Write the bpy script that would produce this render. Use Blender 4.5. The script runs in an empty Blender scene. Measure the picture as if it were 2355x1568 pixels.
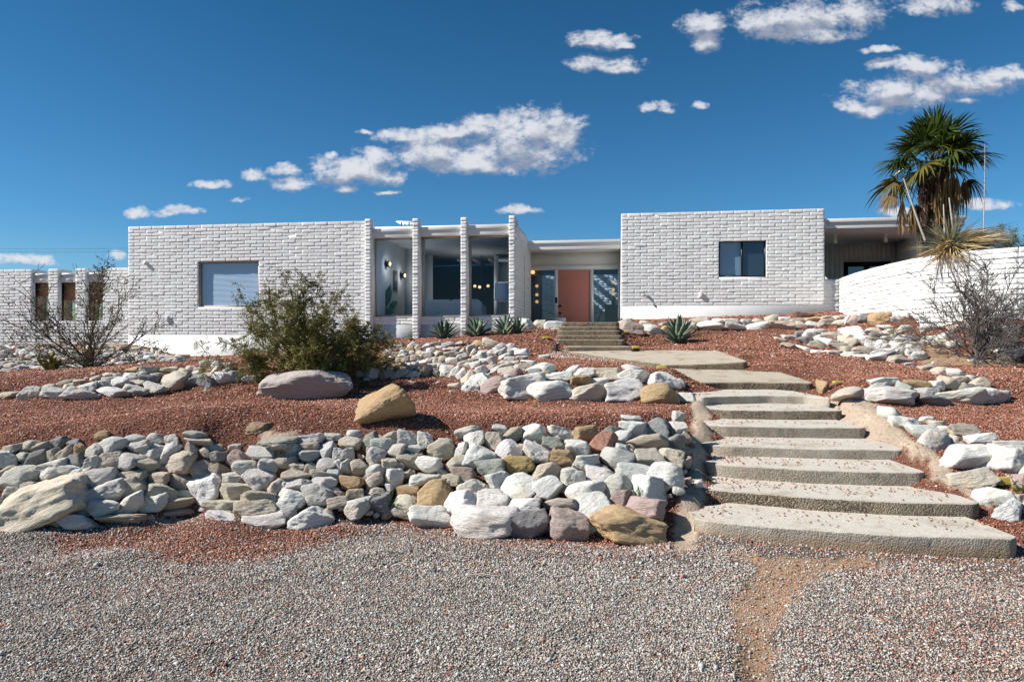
import bpy, math, random
import numpy as np
from mathutils import Matrix, Vector

random.seed(7)
RNG = np.random.default_rng(7)
SC = bpy.context.scene
COL = SC.collection
R = math.radians

# ------------------------------------------------------------------ camera, sun, sky, exposure
F, CX, CY, EYE = 1570.0, 1177.5, 784.0, 1.6          # a 24 mm lens; picture measured on a 2355 px wide print
cam = bpy.data.cameras.new('camera')
cam.lens, cam.sensor_width, cam.clip_end = 24.0, 36.0, 3000.0
cam_o = bpy.data.objects.new('camera', cam)
cam_o.location = (0, 0, EYE)
cam_o.rotation_euler = (R(90), 0, 0)
COL.objects.link(cam_o)
SC.camera = cam_o

TO_SUN = Vector((-0.75, -0.128, 0.645)).normalized()
sun_d = bpy.data.lights.new('sun', 'SUN')
sun_d.energy, sun_d.angle, sun_d.color = 5.0, R(0.53), (1.0, 0.955, 0.89)
sun_o = bpy.data.objects.new('sun', sun_d)
sun_o.rotation_euler = (-TO_SUN).to_track_quat('-Z', 'Y').to_euler()
sun_o.location = (-20, -6, 30)
COL.objects.link(sun_o)

SC.view_settings.view_transform = 'Standard'
SC.view_settings.look = 'None'
SC.view_settings.gamma = 1.0
SC.view_settings.use_curve_mapping = False
SC.view_settings.exposure = 0.56
SC.cycles.max_bounces = 8
SC.cycles.diffuse_bounces = 5
SC.cycles.transparent_max_bounces = 12
SC.cycles.use_denoising = True

world = bpy.data.worlds.new('World')
SC.world = world
world.use_nodes = True


class NT:
    """a little wrapper for building node trees"""
    def __init__(s, tree):
        s.t, s.n, s.l = tree, tree.nodes, tree.links
        s.n.clear()

    def put(s, sock, v):
        if hasattr(v, 'is_output'):
            s.l.new(v, sock)
        elif v is not None:
            try:
                sock.default_value = v
            except Exception:
                sock.default_value = (v, v, v)

    def node(s, typ, ins=None, **kw):
        n = s.n.new(typ)
        for k, v in kw.items():
            setattr(n, k, v)
        for k, v in (ins or {}).items():
            s.put(n.inputs[k], v)
        return n

    def math(s, op, a, b=None, c=None, clamp=False):
        n = s.node('ShaderNodeMath', {0: a}, operation=op, use_clamp=clamp)
        if b is not None: s.put(n.inputs[1], b)
        if c is not None: s.put(n.inputs[2], c)
        return n.outputs[0]

    def vmath(s, op, a, b=None, c=None):
        n = s.node('ShaderNodeVectorMath', {0: a}, operation=op)
        if b is not None: s.put(n.inputs[1], b)
        if c is not None: s.put(n.inputs[2], c)
        return n.outputs['Value'] if op in ('DOT_PRODUCT', 'LENGTH') else n.outputs[0]

    def mix(s, f, a, b, blend='MIX'):
        n = s.node('ShaderNodeMix', data_type='RGBA', blend_type=blend)
        s.put(n.inputs[0], f)
        for i, v in ((6, a), (7, b)):
            s.put(n.inputs[i], v if hasattr(v, 'is_output') else (*v, 1.0) if len(v) == 3 else v)
        return n.outputs[2]

    def ramp(s, f, lo, hi, a=0.0, b=1.0, smooth=True):
        n = s.node('ShaderNodeMapRange', {0: f, 1: lo, 2: hi, 3: a, 4: b})
        n.interpolation_type = 'SMOOTHSTEP' if smooth else 'LINEAR'
        return n.outputs[0]

    def noise(s, vec, scale, detail=4, rough=0.55, dist=0.0, color=False):
        n = s.node('ShaderNodeTexNoise', {'Scale': scale, 'Detail': detail, 'Roughness': rough, 'Distortion': dist})
        if vec is not None: s.put(n.inputs['Vector'], vec)
        return n.outputs['Color'] if color else n.outputs[0]


# clouds: soft ellipses of water vapour in the direction of the view, broken up by noise; directions, not screen positions
CLOUDS = """1200 300 130 46;1235 278 70 30;1285 312 52 52;1120 290 70 26;1190 352 140 44;1040 300 60 16;1000 348 105 42;930 312 70 17;1065 372 90 30;1100 385 70 18
870 365 62 28;800 390 90 34;865 405 70 20;765 352 15 9;800 433 24 9;880 443 34 5;742 392 30 20
675 420 50 17;650 386 48 13;580 401 31 14;487 424 38 9;545 457 24 6;830 301 19 6
322 488 26 14;408 486 48 11;50 600 75 13;270 585 22 12;1198 482 42 9
1380 92 76 20;1440 103 26 8;1330 90 30 10;1385 146 84 17;1430 158 40 10;1610 52 56 26;1622 92 34 22
1850 45 150 40;1790 55 95 32;1965 30 62 40;1880 78 95 18;2150 8 80 26;2120 25 40 14;2330 15 25 14
2060 218 118 36;2150 195 105 40;2110 160 66 24;2060 152 52 12;2040 150 40 11;2255 190 88 28;2325 172 60 20;1965 245 38 16;2025 117 38 8;2000 255 40 16;2140 222 60 14;2225 232 28 7
1508 244 32 10;1530 255 16 8;1602 240 18 9;2265 468 60 14;2060 487 40 10""".replace('\n', ';')


def build_world():
    t = NT(world.node_tree)
    out = t.node('ShaderNodeOutputWorld')
    bg = t.node('ShaderNodeBackground', {1: 0.105})
    sky = t.node('ShaderNodeTexSky', sky_type='NISHITA', sun_disc=False)
    sky.sun_elevation = math.asin(TO_SUN.z)
    sky.sun_rotation = math.atan2(TO_SUN.x, TO_SUN.y)
    sky.altitude, sky.air_density, sky.dust_density, sky.ozone_density = 800.0, 1.0, 0.35, 3.0
    d = t.node('ShaderNodeTexCoord').outputs['Generated']
    sep = t.node('ShaderNodeSeparateXYZ', {0: d})
    y = t.math('MAXIMUM', sep.outputs[1], 0.05)
    u, v = t.math('DIVIDE', sep.outputs[0], y), t.math('DIVIDE', sep.outputs[2], y)
    uv = t.node('ShaderNodeCombineXYZ', {0: u, 1: v, 2: 0.0}).outputs[0]
    # cloud field as a group so that it can be read twice (once towards the sun for its shading)
    g = bpy.data.node_groups.new('cloud_field', 'ShaderNodeTree')
    g.interface.new_socket('uv', in_out='INPUT', socket_type='NodeSocketVector')
    g.interface.new_socket('density', in_out='OUTPUT', socket_type='NodeSocketFloat')
    g.interface.new_socket('soft', in_out='OUTPUT', socket_type='NodeSocketFloat')
    k = NT(g)
    gi, go = k.node('NodeGroupInput'), k.node('NodeGroupOutput')
    p = gi.outputs[0]
    w1 = k.vmath('SUBTRACT', k.noise(p, 9.0, 3, 0.6, color=True), (0.5, 0.5, 0.5))
    w2 = k.vmath('SUBTRACT', k.noise(p, 42.0, 3, 0.6, color=True), (0.5, 0.5, 0.5))
    q = k.vmath('MULTIPLY_ADD', w1, (0.035, 0.022, 0.0), p)
    q = k.vmath('MULTIPLY_ADD', w2, (0.014, 0.012, 0.0), q)
    q = k.vmath('MULTIPLY', q, (1.0, 1.0, 0.0))
    acc = None
    for e in CLOUDS.split(';'):
        cx, cy, rx, ry = (float(x) for x in e.split())
        rx *= 1.22; ry *= 1.30
        sx, sy = F / rx, F / ry
        a = k.vmath('MULTIPLY_ADD', q, (sx, sy, 1.0), (-(cx - CX) / rx, -(CY - cy) / ry, 0.0))
        b = k.vmath('DOT_PRODUCT', a, a)
        if acc is None:
            acc = b
        else:
            n = k.node('ShaderNodeMath', {0: acc, 1: b, 2: 0.35}, operation='SMOOTH_MIN')
            acc = n.outputs[0]
    body = k.math('MULTIPLY_ADD', k.math('MINIMUM', acc, 4.0), -0.80, 0.72)
    st = k.vmath('MULTIPLY', p, (1.0, 1.45, 0.0))
    fb = k.noise(st, 26.0, 7, 0.62, 0.25)
    fb2 = k.noise(st, 95.0, 5, 0.65, 0.3)
    val = k.math('MULTIPLY_ADD', k.math('SUBTRACT', fb, 0.5), 2.5, body)
    val = k.math('MULTIPLY_ADD', k.math('SUBTRACT', fb2, 0.5), 1.1, val)
    k.l.new(val, go.inputs[0])
    low = k.noise(st, 11.0, 4, 0.55, 0.2)
    k.l.new(k.math('MULTIPLY_ADD', k.math('SUBTRACT', low, 0.5), 2.2, body), go.inputs[1])

    def field(vec):
        n = t.node('ShaderNodeGroup')
        n.node_tree = g
        t.l.new(vec, n.inputs[0])
        return n.outputs
    f0, s0 = field(uv)[0:2]
    f1, s1 = field(t.vmath('ADD', uv, (-0.008, 0.016, 0.0)))[0:2]
    alpha = t.ramp(f0, -0.12, 0.85)
    front = t.ramp(sep.outputs[1], 0.05, 0.2)
    alpha = t.math('MULTIPLY', alpha, front)
    alpha = t.math('MULTIPLY', alpha, 0.96)
    rim = t.math('SUBTRACT', f0, f1)
    soft = t.math('SUBTRACT', s0, s1)
    lit = t.ramp(t.math('ADD', t.math('MULTIPLY_ADD', rim, 0.34, t.math('MULTIPLY', soft, 1.0)), t.math('MULTIPLY', f0, -0.10)), -0.42, 0.34)
    cloud = t.mix(lit, (2.0, 2.3, 2.95), (4.9, 5.0, 5.3))
    tone = t.mix(t.ramp(sep.outputs[2], 0.06, 0.44, smooth=False), SKY_LOW, SKY_HIGH)
    tone = t.mix(t.ramp(sep.outputs[2], 0.0, 0.16, smooth=False), (0.43, 0.56, 0.64), tone)
    tint = t.mix(1.0, sky.outputs[0], tone, 'MULTIPLY')
    t.l.new(t.mix(alpha, tint, cloud), bg.inputs[0])
    t.l.new(bg.outputs[0], out.inputs[0])


SKY_LOW, SKY_HIGH = (0.285, 0.57, 0.72), (0.135, 0.43, 0.56)
build_world()


# ------------------------------------------------------------------ helpers
def lin(r, g, b):
    f = lambda c: c / 12.92 if c <= 0.04045 else ((c + 0.055) / 1.055) ** 2.4
    return tuple(f(c / 255.0) for c in (r, g, b))


def P(px, py, Y):
    return np.array([(px - CX) / F * Y, Y, EYE - (py - CY) / F * Y])


def tag(o, label=None, cat=None, group=None, kind=None):
    if label: o['label'] = label
    if cat: o['category'] = cat
    if group: o['group'] = group
    if kind: o['kind'] = kind
    return o


def link(o, parent=None):
    COL.objects.link(o)
    if parent is not None:
        o.parent = parent
    return o


def empty(name, loc=(0, 0, 0), label=None, cat=None, group=None):
    o = bpy.data.objects.new(name, None)
    o.empty_display_size = 0.2
    o.location = loc
    COL.objects.link(o)
    return tag(o, label, cat, group)


def mesh_np(name, V, faces, mat=None, parent=None, col=None, smooth=False, loc=None):
    """one mesh object from numpy arrays; faces is a list of index arrays (n x 3, n x 4 ...)"""
    me = bpy.data.meshes.new(name)
    V = np.asarray(V, dtype=np.float32)
    if isinstance(faces, np.ndarray): faces = [faces]
    faces = [np.asarray(f, dtype=np.int32) for f in faces if len(f)]
    loops = np.concatenate([f.ravel() for f in faces])
    sizes = np.concatenate([np.full(len(f), f.shape[1], np.int32) for f in faces])
    starts = np.concatenate([[0], np.cumsum(sizes)[:-1]]).astype(np.int32)
    base = np.zeros(3, np.float32)
    if parent is not None:
        base = np.array(parent.matrix_basis.translation, np.float32)
        if parent.parent is not None:
            base = base + np.array(parent.parent.matrix_basis.translation, np.float32)
    elif loc is not None:
        base = np.array(loc, np.float32)
    me.vertices.add(len(V)); me.vertices.foreach_set('co', (V - base).ravel())
    me.loops.add(len(loops)); me.loops.foreach_set('vertex_index', loops)
    me.polygons.add(len(sizes)); me.polygons.foreach_set('loop_start', starts)
    if smooth: me.polygons.foreach_set('use_smooth', np.ones(len(sizes), bool))
    if col is not None:
        a = me.color_attributes.new('col', 'FLOAT_COLOR', 'POINT')
        c = np.ones((len(V), 4), np.float32); c[:, :3] = col
        a.data.foreach_set('color', c.ravel())
    me.update(calc_edges=True)
    me.validate()
    if mat is not None: me.materials.append(mat)
    o = bpy.data.objects.new(name, me)
    if parent is None and loc is not None: o.location = loc
    return link(o, parent)


class MB:
    """collects pieces for one mesh"""
    def __init__(s): s.V, s.Q, s.T, s.n = [], [], [], 0

    def add(s, V, Q=None, T=None):
        V = np.asarray(V, float)
        s.V.append(V)
        if Q is not None and len(Q): s.Q.append(np.asarray(Q) + s.n)
        if T is not None and len(T): s.T.append(np.asarray(T) + s.n)
        s.n += len(V)

    def box(s, c, size, M=None):
        v = np.array([[x, y, z] for x in (-.5, .5) for y in (-.5, .5) for z in (-.5, .5)]) * np.asarray(size)
        if M is not None: v = v @ np.asarray(M).T
        s.add(v + np.asarray(c), BOXQ)

    def hbox(s, u0, u1, o0, o1, z0, z1):
        v = [HW(u, o, z) for u in (u0, u1) for o in (o0, o1) for z in (z0, z1)]
        s.add(v, BOXQ)

    def tube(s, pts, rad, sides=8, cap=True):
        V, Q, T = tube(pts, rad, sides, cap)
        s.add(V, Q, T)

    def lathe(s, prof, c=(0, 0, 0), n=24, axis='z'):
        prof = np.asarray(prof, float)
        a = np.linspace(0, 2 * np.pi, n, endpoint=False)
        V = np.concatenate([np.stack([r * np.cos(a), r * np.sin(a), np.full(n, z)], 1) for r, z in prof])
        if axis == 'y': V = V[:, [0, 2, 1]] * [1, -1, 1]
        Q = [[i * n + j, i * n + (j + 1) % n, (i + 1) * n + (j + 1) % n, (i + 1) * n + j] for i in range(len(prof) - 1) for j in range(n)]
        s.add(V + np.asarray(c), Q)

    def build(s, name, mat=None, parent=None, smooth=False, loc=None, bevel=0.0):
        f = []
        if s.Q: f.append(np.concatenate(s.Q))
        if s.T: f.append(np.concatenate(s.T))
        o = mesh_np(name, np.concatenate(s.V), f, mat, parent, None, smooth, loc)
        if bevel:
            m = o.modifiers.new('bevel', 'BEVEL'); m.width, m.segments, m.limit_method = bevel, 2, 'ANGLE'
        return o


BOXQ = np.array([[0, 1, 3, 2], [4, 6, 7, 5], [0, 4, 5, 1], [2, 3, 7, 6], [0, 2, 6, 4], [1, 5, 7, 3]])


def tube(pts, rad, sides=6, cap=True):
    pts = np.asarray(pts, float)
    n = len(pts)
    rad = np.full(n, rad) if np.isscalar(rad) else np.asarray(rad, float)
    d = np.gradient(pts, axis=0)
    d /= np.linalg.norm(d, axis=1)[:, None] + 1e-9
    ref = np.where(np.abs(d[:, 2:3]) > 0.9, [[1.0, 0, 0]], [[0, 0, 1.0]])
    if n > 1: ref = np.repeat(ref[:1], n, 0) if np.all(np.abs((d * ref[:1]).sum(1)) < 0.97) else ref
    a = np.cross(d, ref); a /= np.linalg.norm(a, axis=1)[:, None] + 1e-9
    b = np.cross(d, a)
    t = np.linspace(0, 2 * np.pi, sides, endpoint=False)
    V = pts[:, None] + rad[:, None, None] * (np.cos(t)[None, :, None] * a[:, None] + np.sin(t)[None, :, None] * b[:, None])
    V = V.reshape(-1, 3)
    i = np.arange(n - 1)[:, None] * sides
    j = np.arange(sides)[None]
    k = (j + 1) % sides
    Q = np.stack([i + j, i + k, i + sides + k, i + sides + j], -1).reshape(-1, 4)
    T = []
    if cap:
        V = np.concatenate([V, pts[:1], pts[-1:]])
        m = n * sides
        T = [[m, (j + 1) % sides, j] for j in range(sides)] + [[m + 1, m - sides + j, m - sides + (j + 1) % sides] for j in range(sides)]
    return V, Q, T


def tubes(lines, sides=5):
    m = MB()
    for pts, rad in lines: m.tube(pts, rad, sides, False)
    return m


# value noise
def _h(i, j, k, seed):
    n = (i * 374761393 + j * 668265263 + k * 2147483647 + seed * 1274126177) & 0xFFFFFFFF
    n = ((n ^ (n >> 13)) * 1274126177) & 0xFFFFFFFF
    n = ((n ^ (n >> 16)) * 2246822519) & 0xFFFFFFFF
    return ((n ^ (n >> 15)) & 0xFFFF) / 65535.0


def vnoise(p, seed=0):
    p = np.asarray(p, float)
    f = np.floor(p).astype(np.int64)
    t = p - f
    t = t * t * (3 - 2 * t)
    r = 0
    for a in (0, 1):
        for b in (0, 1):
            for c in (0, 1):
                w = (t[:, 0] if a else 1 - t[:, 0]) * (t[:, 1] if b else 1 - t[:, 1]) * (t[:, 2] if c else 1 - t[:, 2])
                r = r + w * _h(f[:, 0] + a, f[:, 1] + b, f[:, 2] + c, seed)
    return r


def fbm(p, octv=4, seed=0, gain=0.5):
    p = np.asarray(p, float)
    s, a, tot = 0, 1.0, 0
    for o in range(octv):
        s = s + a * (vnoise(p * 2 ** o + 17.3 * o, seed + o) - 0.5)
        tot += a; a *= gain
    return s / tot * 2


# ------------------------------------------------------------------ materials
def new_mat(name):
    m = bpy.data.materials.new(name)
    m.use_nodes = True
    t = NT(m.node_tree)
    out = t.node('ShaderNodeOutputMaterial')
    return m, t, out


def simple(name, col, rough=0.7, var=0.12, scale=6.0, bump=0.0, bscale=60.0, metal=0.0, spec=0.3, emit=None):
    m, t, out = new_mat(name)
    b = t.node('ShaderNodeBsdfPrincipled', {'Roughness': rough, 'Metallic': metal, 'Specular IOR Level': spec})
    c = t.node('ShaderNodeTexCoord').outputs['Object']
    n = t.noise(c, scale, 5, 0.6)
    f = t.ramp(n, 0.25, 0.75, 1 - var, 1 + var, False)
    t.l.new(t.mix(1.0, col, t.node('ShaderNodeCombineXYZ', {0: f, 1: f, 2: f}).outputs[0], 'MULTIPLY'), b.inputs['Base Color'])
    if bump:
        bn = t.node('ShaderNodeBump', {'Strength': 1.0, 'Distance': bump, 'Height': t.noise(c, bscale, 5, 0.6)})
        t.l.new(bn.outputs[0], b.inputs['Normal'])
    if emit:
        b.inputs['Emission Color'].default_value = (*emit[0], 1)
        b.inputs['Emission Strength'].default_value = emit[1]
    t.l.new(b.outputs[0], out.inputs[0])
    return m


def attr_mat(name, rough=0.85, bump=0.0, bscale=80.0, var=0.25, scale=25.0, spec=0.25):
    m, t, out = new_mat(name)
    b = t.node('ShaderNodeBsdfPrincipled', {'Roughness': rough, 'Specular IOR Level': spec})
    a = t.node('ShaderNodeAttribute', attribute_name='col', attribute_type='GEOMETRY').outputs['Color']
    c = t.node('ShaderNodeTexCoord').outputs['Object']
    f = t.ramp(t.noise(c, scale, 5, 0.65), 0.25, 0.75, 1 - var, 1 + var, False)
    t.l.new(t.mix(1.0, a, t.node('ShaderNodeCombineXYZ', {0: f, 1: f, 2: f}).outputs[0], 'MULTIPLY'), b.inputs['Base Color'])
    if bump:
        bn = t.node('ShaderNodeBump', {'Strength': 1.0, 'Distance': bump, 'Height': t.noise(c, bscale, 6, 0.65)})
        t.l.new(bn.outputs[0], b.inputs['Normal'])
    t.l.new(b.outputs[0], out.inputs[0])
    return m


def rock_mat(name, per_object=True, freq=1.0):
    m, t, out = new_mat(name)
    b = t.node('ShaderNodeBsdfPrincipled', {'Roughness': 0.88, 'Specular IOR Level': 0.2})
    c = t.node('ShaderNodeTexCoord').outputs['Object']
    if per_object:
        oi = t.node('ShaderNodeObjectInfo')
        base = oi.outputs['Color']
        off = t.vmath('SCALE', oi.outputs['Random'], None)
        sh = t.node('ShaderNodeCombineXYZ', {0: t.math('MULTIPLY', oi.outputs['Random'], 37.0), 1: t.math('MULTIPLY', oi.outputs['Random'], 91.0), 2: 0.0}).outputs[0]
        c = t.vmath('ADD', c, sh)
    else:
        base = t.node('ShaderNodeAttribute', attribute_name='col', attribute_type='GEOMETRY').outputs['Color']
        c = t.vmath('SCALE', c, None); c.node.inputs['Scale'].default_value = 4.0
    big = t.noise(c, 1.6 * freq, 4, 0.6, 0.6)
    fine = t.noise(c, 14.0 * freq, 6, 0.7)
    str_ = t.noise(t.vmath('MULTIPLY', c, (1.0, 1.4, 5.5)), 3.0 * freq, 5, 0.65, 0.8)
    g = lambda f: t.node('ShaderNodeCombineXYZ', {0: f, 1: f, 2: f}).outputs[0]
    col = t.mix(1.0, base, g(t.ramp(fine, 0.28, 0.72, 0.88, 1.10, False)), 'MULTIPLY')
    col = t.mix(t.ramp(big, 0.52, 0.70, 0.0, 0.5), col, t.mix(1.0, base, (1.02, 0.86, 0.66), 'MULTIPLY'))
    col = t.mix(t.ramp(str_, 0.60, 0.72, 0.0, 0.55), col, t.mix(1.0, base, (0.52, 0.50, 0.48), 'MULTIPLY'))
    t.l.new(col, b.inputs['Base Color'])
    h = t.math('ADD', t.math('MULTIPLY', str_, 0.6), t.math('ADD', t.math('MULTIPLY', fine, 0.6), t.math('MULTIPLY', t.noise(c, 45.0 * freq, 4, 0.7), 0.22)))
    bn = t.node('ShaderNodeBump', {'Strength': 0.9, 'Distance': 0.035, 'Height': h})
    t.l.new(bn.outputs[0], b.inputs['Normal'])
    t.l.new(b.outputs[0], out.inputs[0])
    return m


def glass_mat(name, tint, refl=0.10, refl_tint=(1, 1, 1)):
    m, t, out = new_mat(name)
    m.use_transparent_shadow = True
    fc = t.node('ShaderNodeLayerWeight', {0: 0.5}).outputs['Facing']
    f = t.math('MULTIPLY_ADD', t.math('POWER', fc, 4.0), 0.22, refl + .035, clamp=True)
    tr = t.node('ShaderNodeBsdfTransparent', {0: (*tint, 1)})
    gl = t.node('ShaderNodeBsdfGlossy', {0: (*refl_tint, 1), 'Roughness': 0.012})
    mx = t.node('ShaderNodeMixShader', {0: f})
    t.l.new(tr.outputs[0], mx.inputs[1]); t.l.new(gl.outputs[0], mx.inputs[2])
    t.l.new(mx.outputs[0], out.inputs[0])
    return m


def leaf_mat(name, var=0.25, trans=0.25, rough=0.5):
    m, t, out = new_mat(name)
    a = t.node('ShaderNodeAttribute', attribute_name='col', attribute_type='GEOMETRY').outputs['Color']
    b = t.node('ShaderNodeBsdfPrincipled', {'Roughness': rough, 'Specular IOR Level': 0.3, 'Base Color': a})
    tl = t.node('ShaderNodeBsdfTranslucent', {0: a})
    mx = t.node('ShaderNodeMixShader', {0: trans})
    t.l.new(b.outputs[0], mx.inputs[1]); t.l.new(tl.outputs[0], mx.inputs[2])
    t.l.new(mx.outputs[0], out.inputs[0])
    return m


def concrete_mat(name, base, agg=0.5, dirt=0.5):
    m, t, out = new_mat(name)
    b = t.node('ShaderNodeBsdfPrincipled', {'Roughness': 0.9, 'Specular IOR Level': 0.2})
    geo = t.node('ShaderNodeNewGeometry')
    c = geo.outputs['Position']
    fine = t.noise(c, 55.0, 5, 0.7)
    mid = t.noise(c, 3.2, 5, 0.65, 0.4)
    vor = t.node('ShaderNodeTexVoronoi', {'Scale': 70.0, 'Vector': c}, feature='F1')
    g = lambda f: t.node('ShaderNodeCombineXYZ', {0: f, 1: f, 2: f}).outputs[0]
    col = t.mix(1.0, base, g(t.ramp(fine, 0.25, 0.75, 0.72, 1.2, False)), 'MULTIPLY')
    col = t.mix(t.ramp(mid, 0.5, 0.68, 0.0, dirt), col, t.mix(1.0, base, (0.56, 0.48, 0.38), 'MULTIPLY'))
    blot = t.noise(c, 9.0, 6, 0.7, 1.2)
    col = t.mix(t.ramp(blot, 0.56, 0.66, 0.0, 0.45), col, t.mix(1.0, base, (0.50, 0.46, 0.42), 'MULTIPLY'))
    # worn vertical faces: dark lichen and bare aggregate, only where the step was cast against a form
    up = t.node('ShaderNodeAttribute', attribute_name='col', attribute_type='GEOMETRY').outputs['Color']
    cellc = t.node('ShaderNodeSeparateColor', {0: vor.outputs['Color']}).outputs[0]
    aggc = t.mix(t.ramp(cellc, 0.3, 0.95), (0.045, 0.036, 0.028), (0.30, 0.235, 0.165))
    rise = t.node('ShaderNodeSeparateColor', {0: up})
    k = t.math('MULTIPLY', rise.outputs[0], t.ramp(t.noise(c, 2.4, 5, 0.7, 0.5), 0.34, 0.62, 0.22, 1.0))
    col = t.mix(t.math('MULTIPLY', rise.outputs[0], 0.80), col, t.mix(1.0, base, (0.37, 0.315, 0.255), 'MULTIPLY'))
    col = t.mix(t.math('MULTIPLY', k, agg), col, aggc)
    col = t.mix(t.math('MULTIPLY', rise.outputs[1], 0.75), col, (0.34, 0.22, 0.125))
    t.l.new(col, b.inputs['Base Color'])
    h = t.math('ADD', t.math('MULTIPLY', fine, 0.5), t.math('MULTIPLY', t.math('MULTIPLY', vor.outputs['Distance'], rise.outputs[0]), -1.3))
    bn = t.node('ShaderNodeBump', {'Strength': 0.8, 'Distance': 0.012, 'Height': h})
    t.l.new(bn.outputs[0], b.inputs['Normal'])
    t.l.new(b.outputs[0], out.inputs[0])
    return m


M = {}
M['white'] = simple('white_paint', (0.78, 0.78, 0.755), 0.75, 0.05, 2.5, 0.004, 70.0)
M['stucco'] = simple('white_stucco', (0.60, 0.60, 0.58), 0.85, 0.07, 1.6, 0.008, 35.0)
M['trim'] = simple('cream_trim', (0.74, 0.73, 0.69), 0.55, 0.03, 3.0)
M['soffit'] = simple('soffit_paint', (0.70, 0.70, 0.67), 0.7, 0.04, 1.0)
M['tan_frame'] = simple('tan_frame', (0.36, 0.31, 0.24), 0.5, 0.05)
M['dark_frame'] = simple('dark_bronze', (0.018, 0.018, 0.02), 0.35, 0.1, metal=0.4)
M['coral'] = simple('coral_door', (0.60, 0.215, 0.15), 0.55, 0.05, 3.0)
M['black'] = simple('black_metal', (0.012, 0.012, 0.013), 0.4, 0.1)
M['brass'] = simple('aged_brass', (0.42, 0.30, 0.12), 0.35, 0.1, metal=1.0)
M['glass'] = glass_mat('window_glass', (0.66, 0.78, 0.90), -0.015)
M['glass_sky'] = glass_mat('blue_glass', (0.42, 0.58, 0.70), 0.03)
M['glass_blind'] = glass_mat('blind_glass', (0.74, 0.84, 0.94), 0.03)
M['glass_bronze'] = glass_mat('bronze_glass', (0.78, 0.62, 0.42), -0.012)
M['glass_dark'] = glass_mat('dark_glass', (0.20, 0.26, 0.32), 0.10)
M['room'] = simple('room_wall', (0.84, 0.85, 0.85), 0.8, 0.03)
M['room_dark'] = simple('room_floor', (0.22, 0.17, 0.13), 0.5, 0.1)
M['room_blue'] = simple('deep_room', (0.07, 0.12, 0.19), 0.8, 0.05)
M['blind'] = simple('blind_slat', (0.80, 0.82, 0.84), 0.5, 0.03)
M['sofa'] = simple('sofa_cloth', (0.62, 0.61, 0.60), 0.9, 0.05, 8, 0.003, 120)
M['lampshade'] = simple('lampshade', (0.9, 0.9, 0.88), 0.8, 0.02)
M['globe'] = simple('lit_globe', (0.9, 0.75, 0.5), 0.4, 0.0, emit=((1.0, 0.50, 0.14), 0.95))
M['picture'] = simple('art_print', (0.20, 0.16, 0.19), 0.6, 0.9, 9.0)
M['purple'] = simple('plum_velvet', (0.10, 0.03, 0.07), 0.8, 0.2)
M['navy'] = simple('navy_cabinet', (0.05, 0.07, 0.10), 0.5, 0.1)
M['rock'] = rock_mat('rock')
M['rock_big'] = rock_mat('boulder_rock', True, 1.5)
M['rubble'] = rock_mat('rubble_rock', False, 1.0)
M['pebble'] = attr_mat('pebble', 0.85, 0.0, var=0.2, scale=90.0)
M['soil'] = attr_mat('soil', 0.95, 0.02, 45.0, 0.32, 30.0, 0.1)
M['step'] = concrete_mat('step_concrete', (0.56, 0.51, 0.435), 0.8)
M['slab'] = concrete_mat('slab_concrete', (0.47, 0.405, 0.315), 0.95, 0.8)
M['bark'] = simple('shrub_bark', (0.12, 0.092, 0.072), 0.9, 0.3, 20.0)
M['grey_bark'] = simple('grey_bark', (0.135, 0.118, 0.108), 0.9, 0.3, 20.0)
M['olive_bark'] = simple('green_stem', (0.20, 0.145, 0.075), 0.8, 0.3, 20.0)
M['palm_trunk'] = simple('palm_trunk', (0.115, 0.085, 0.062), 0.95, 0.45, 9.0, 0.03, 14.0)
M['palm_boots'] = simple('palm_boots', (0.05, 0.028, 0.017), 0.95, 0.5, 8.0)
M['leaf'] = leaf_mat('leaf')
M['frond'] = leaf_mat('frond', trans=0.18, rough=0.35)
M['dry'] = leaf_mat('dry_leaf', trans=0.15, rough=0.8)
M['agave'] = leaf_mat('agave_leaf', trans=0.03, rough=0.5)
M['amber'] = simple('amber_plastic', (0.42, 0.33, 0.06), 0.3, 0.15, 12.0)
M['stalk'] = simple('pale_stalk', (0.46, 0.40, 0.34), 0.8, 0.2, 12.0)
M['cactus'] = leaf_mat('cactus_skin', trans=0.05, rough=0.7)
M['paper'] = simple('white_paper', (0.75, 0.75, 0.75), 0.7, 0.03)
M['houseplant'] = simple('houseplant_leaf', (0.03, 0.13, 0.075), 0.4, 0.15, 5.0)
M['mortar'] = attr_mat('mortar', 0.95, 0.03, 22.0, 0.28, 9.0, 0.1)
M['panel'] = simple('vertical_siding', (0.50, 0.50, 0.45), 0.8, 0.06)

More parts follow.
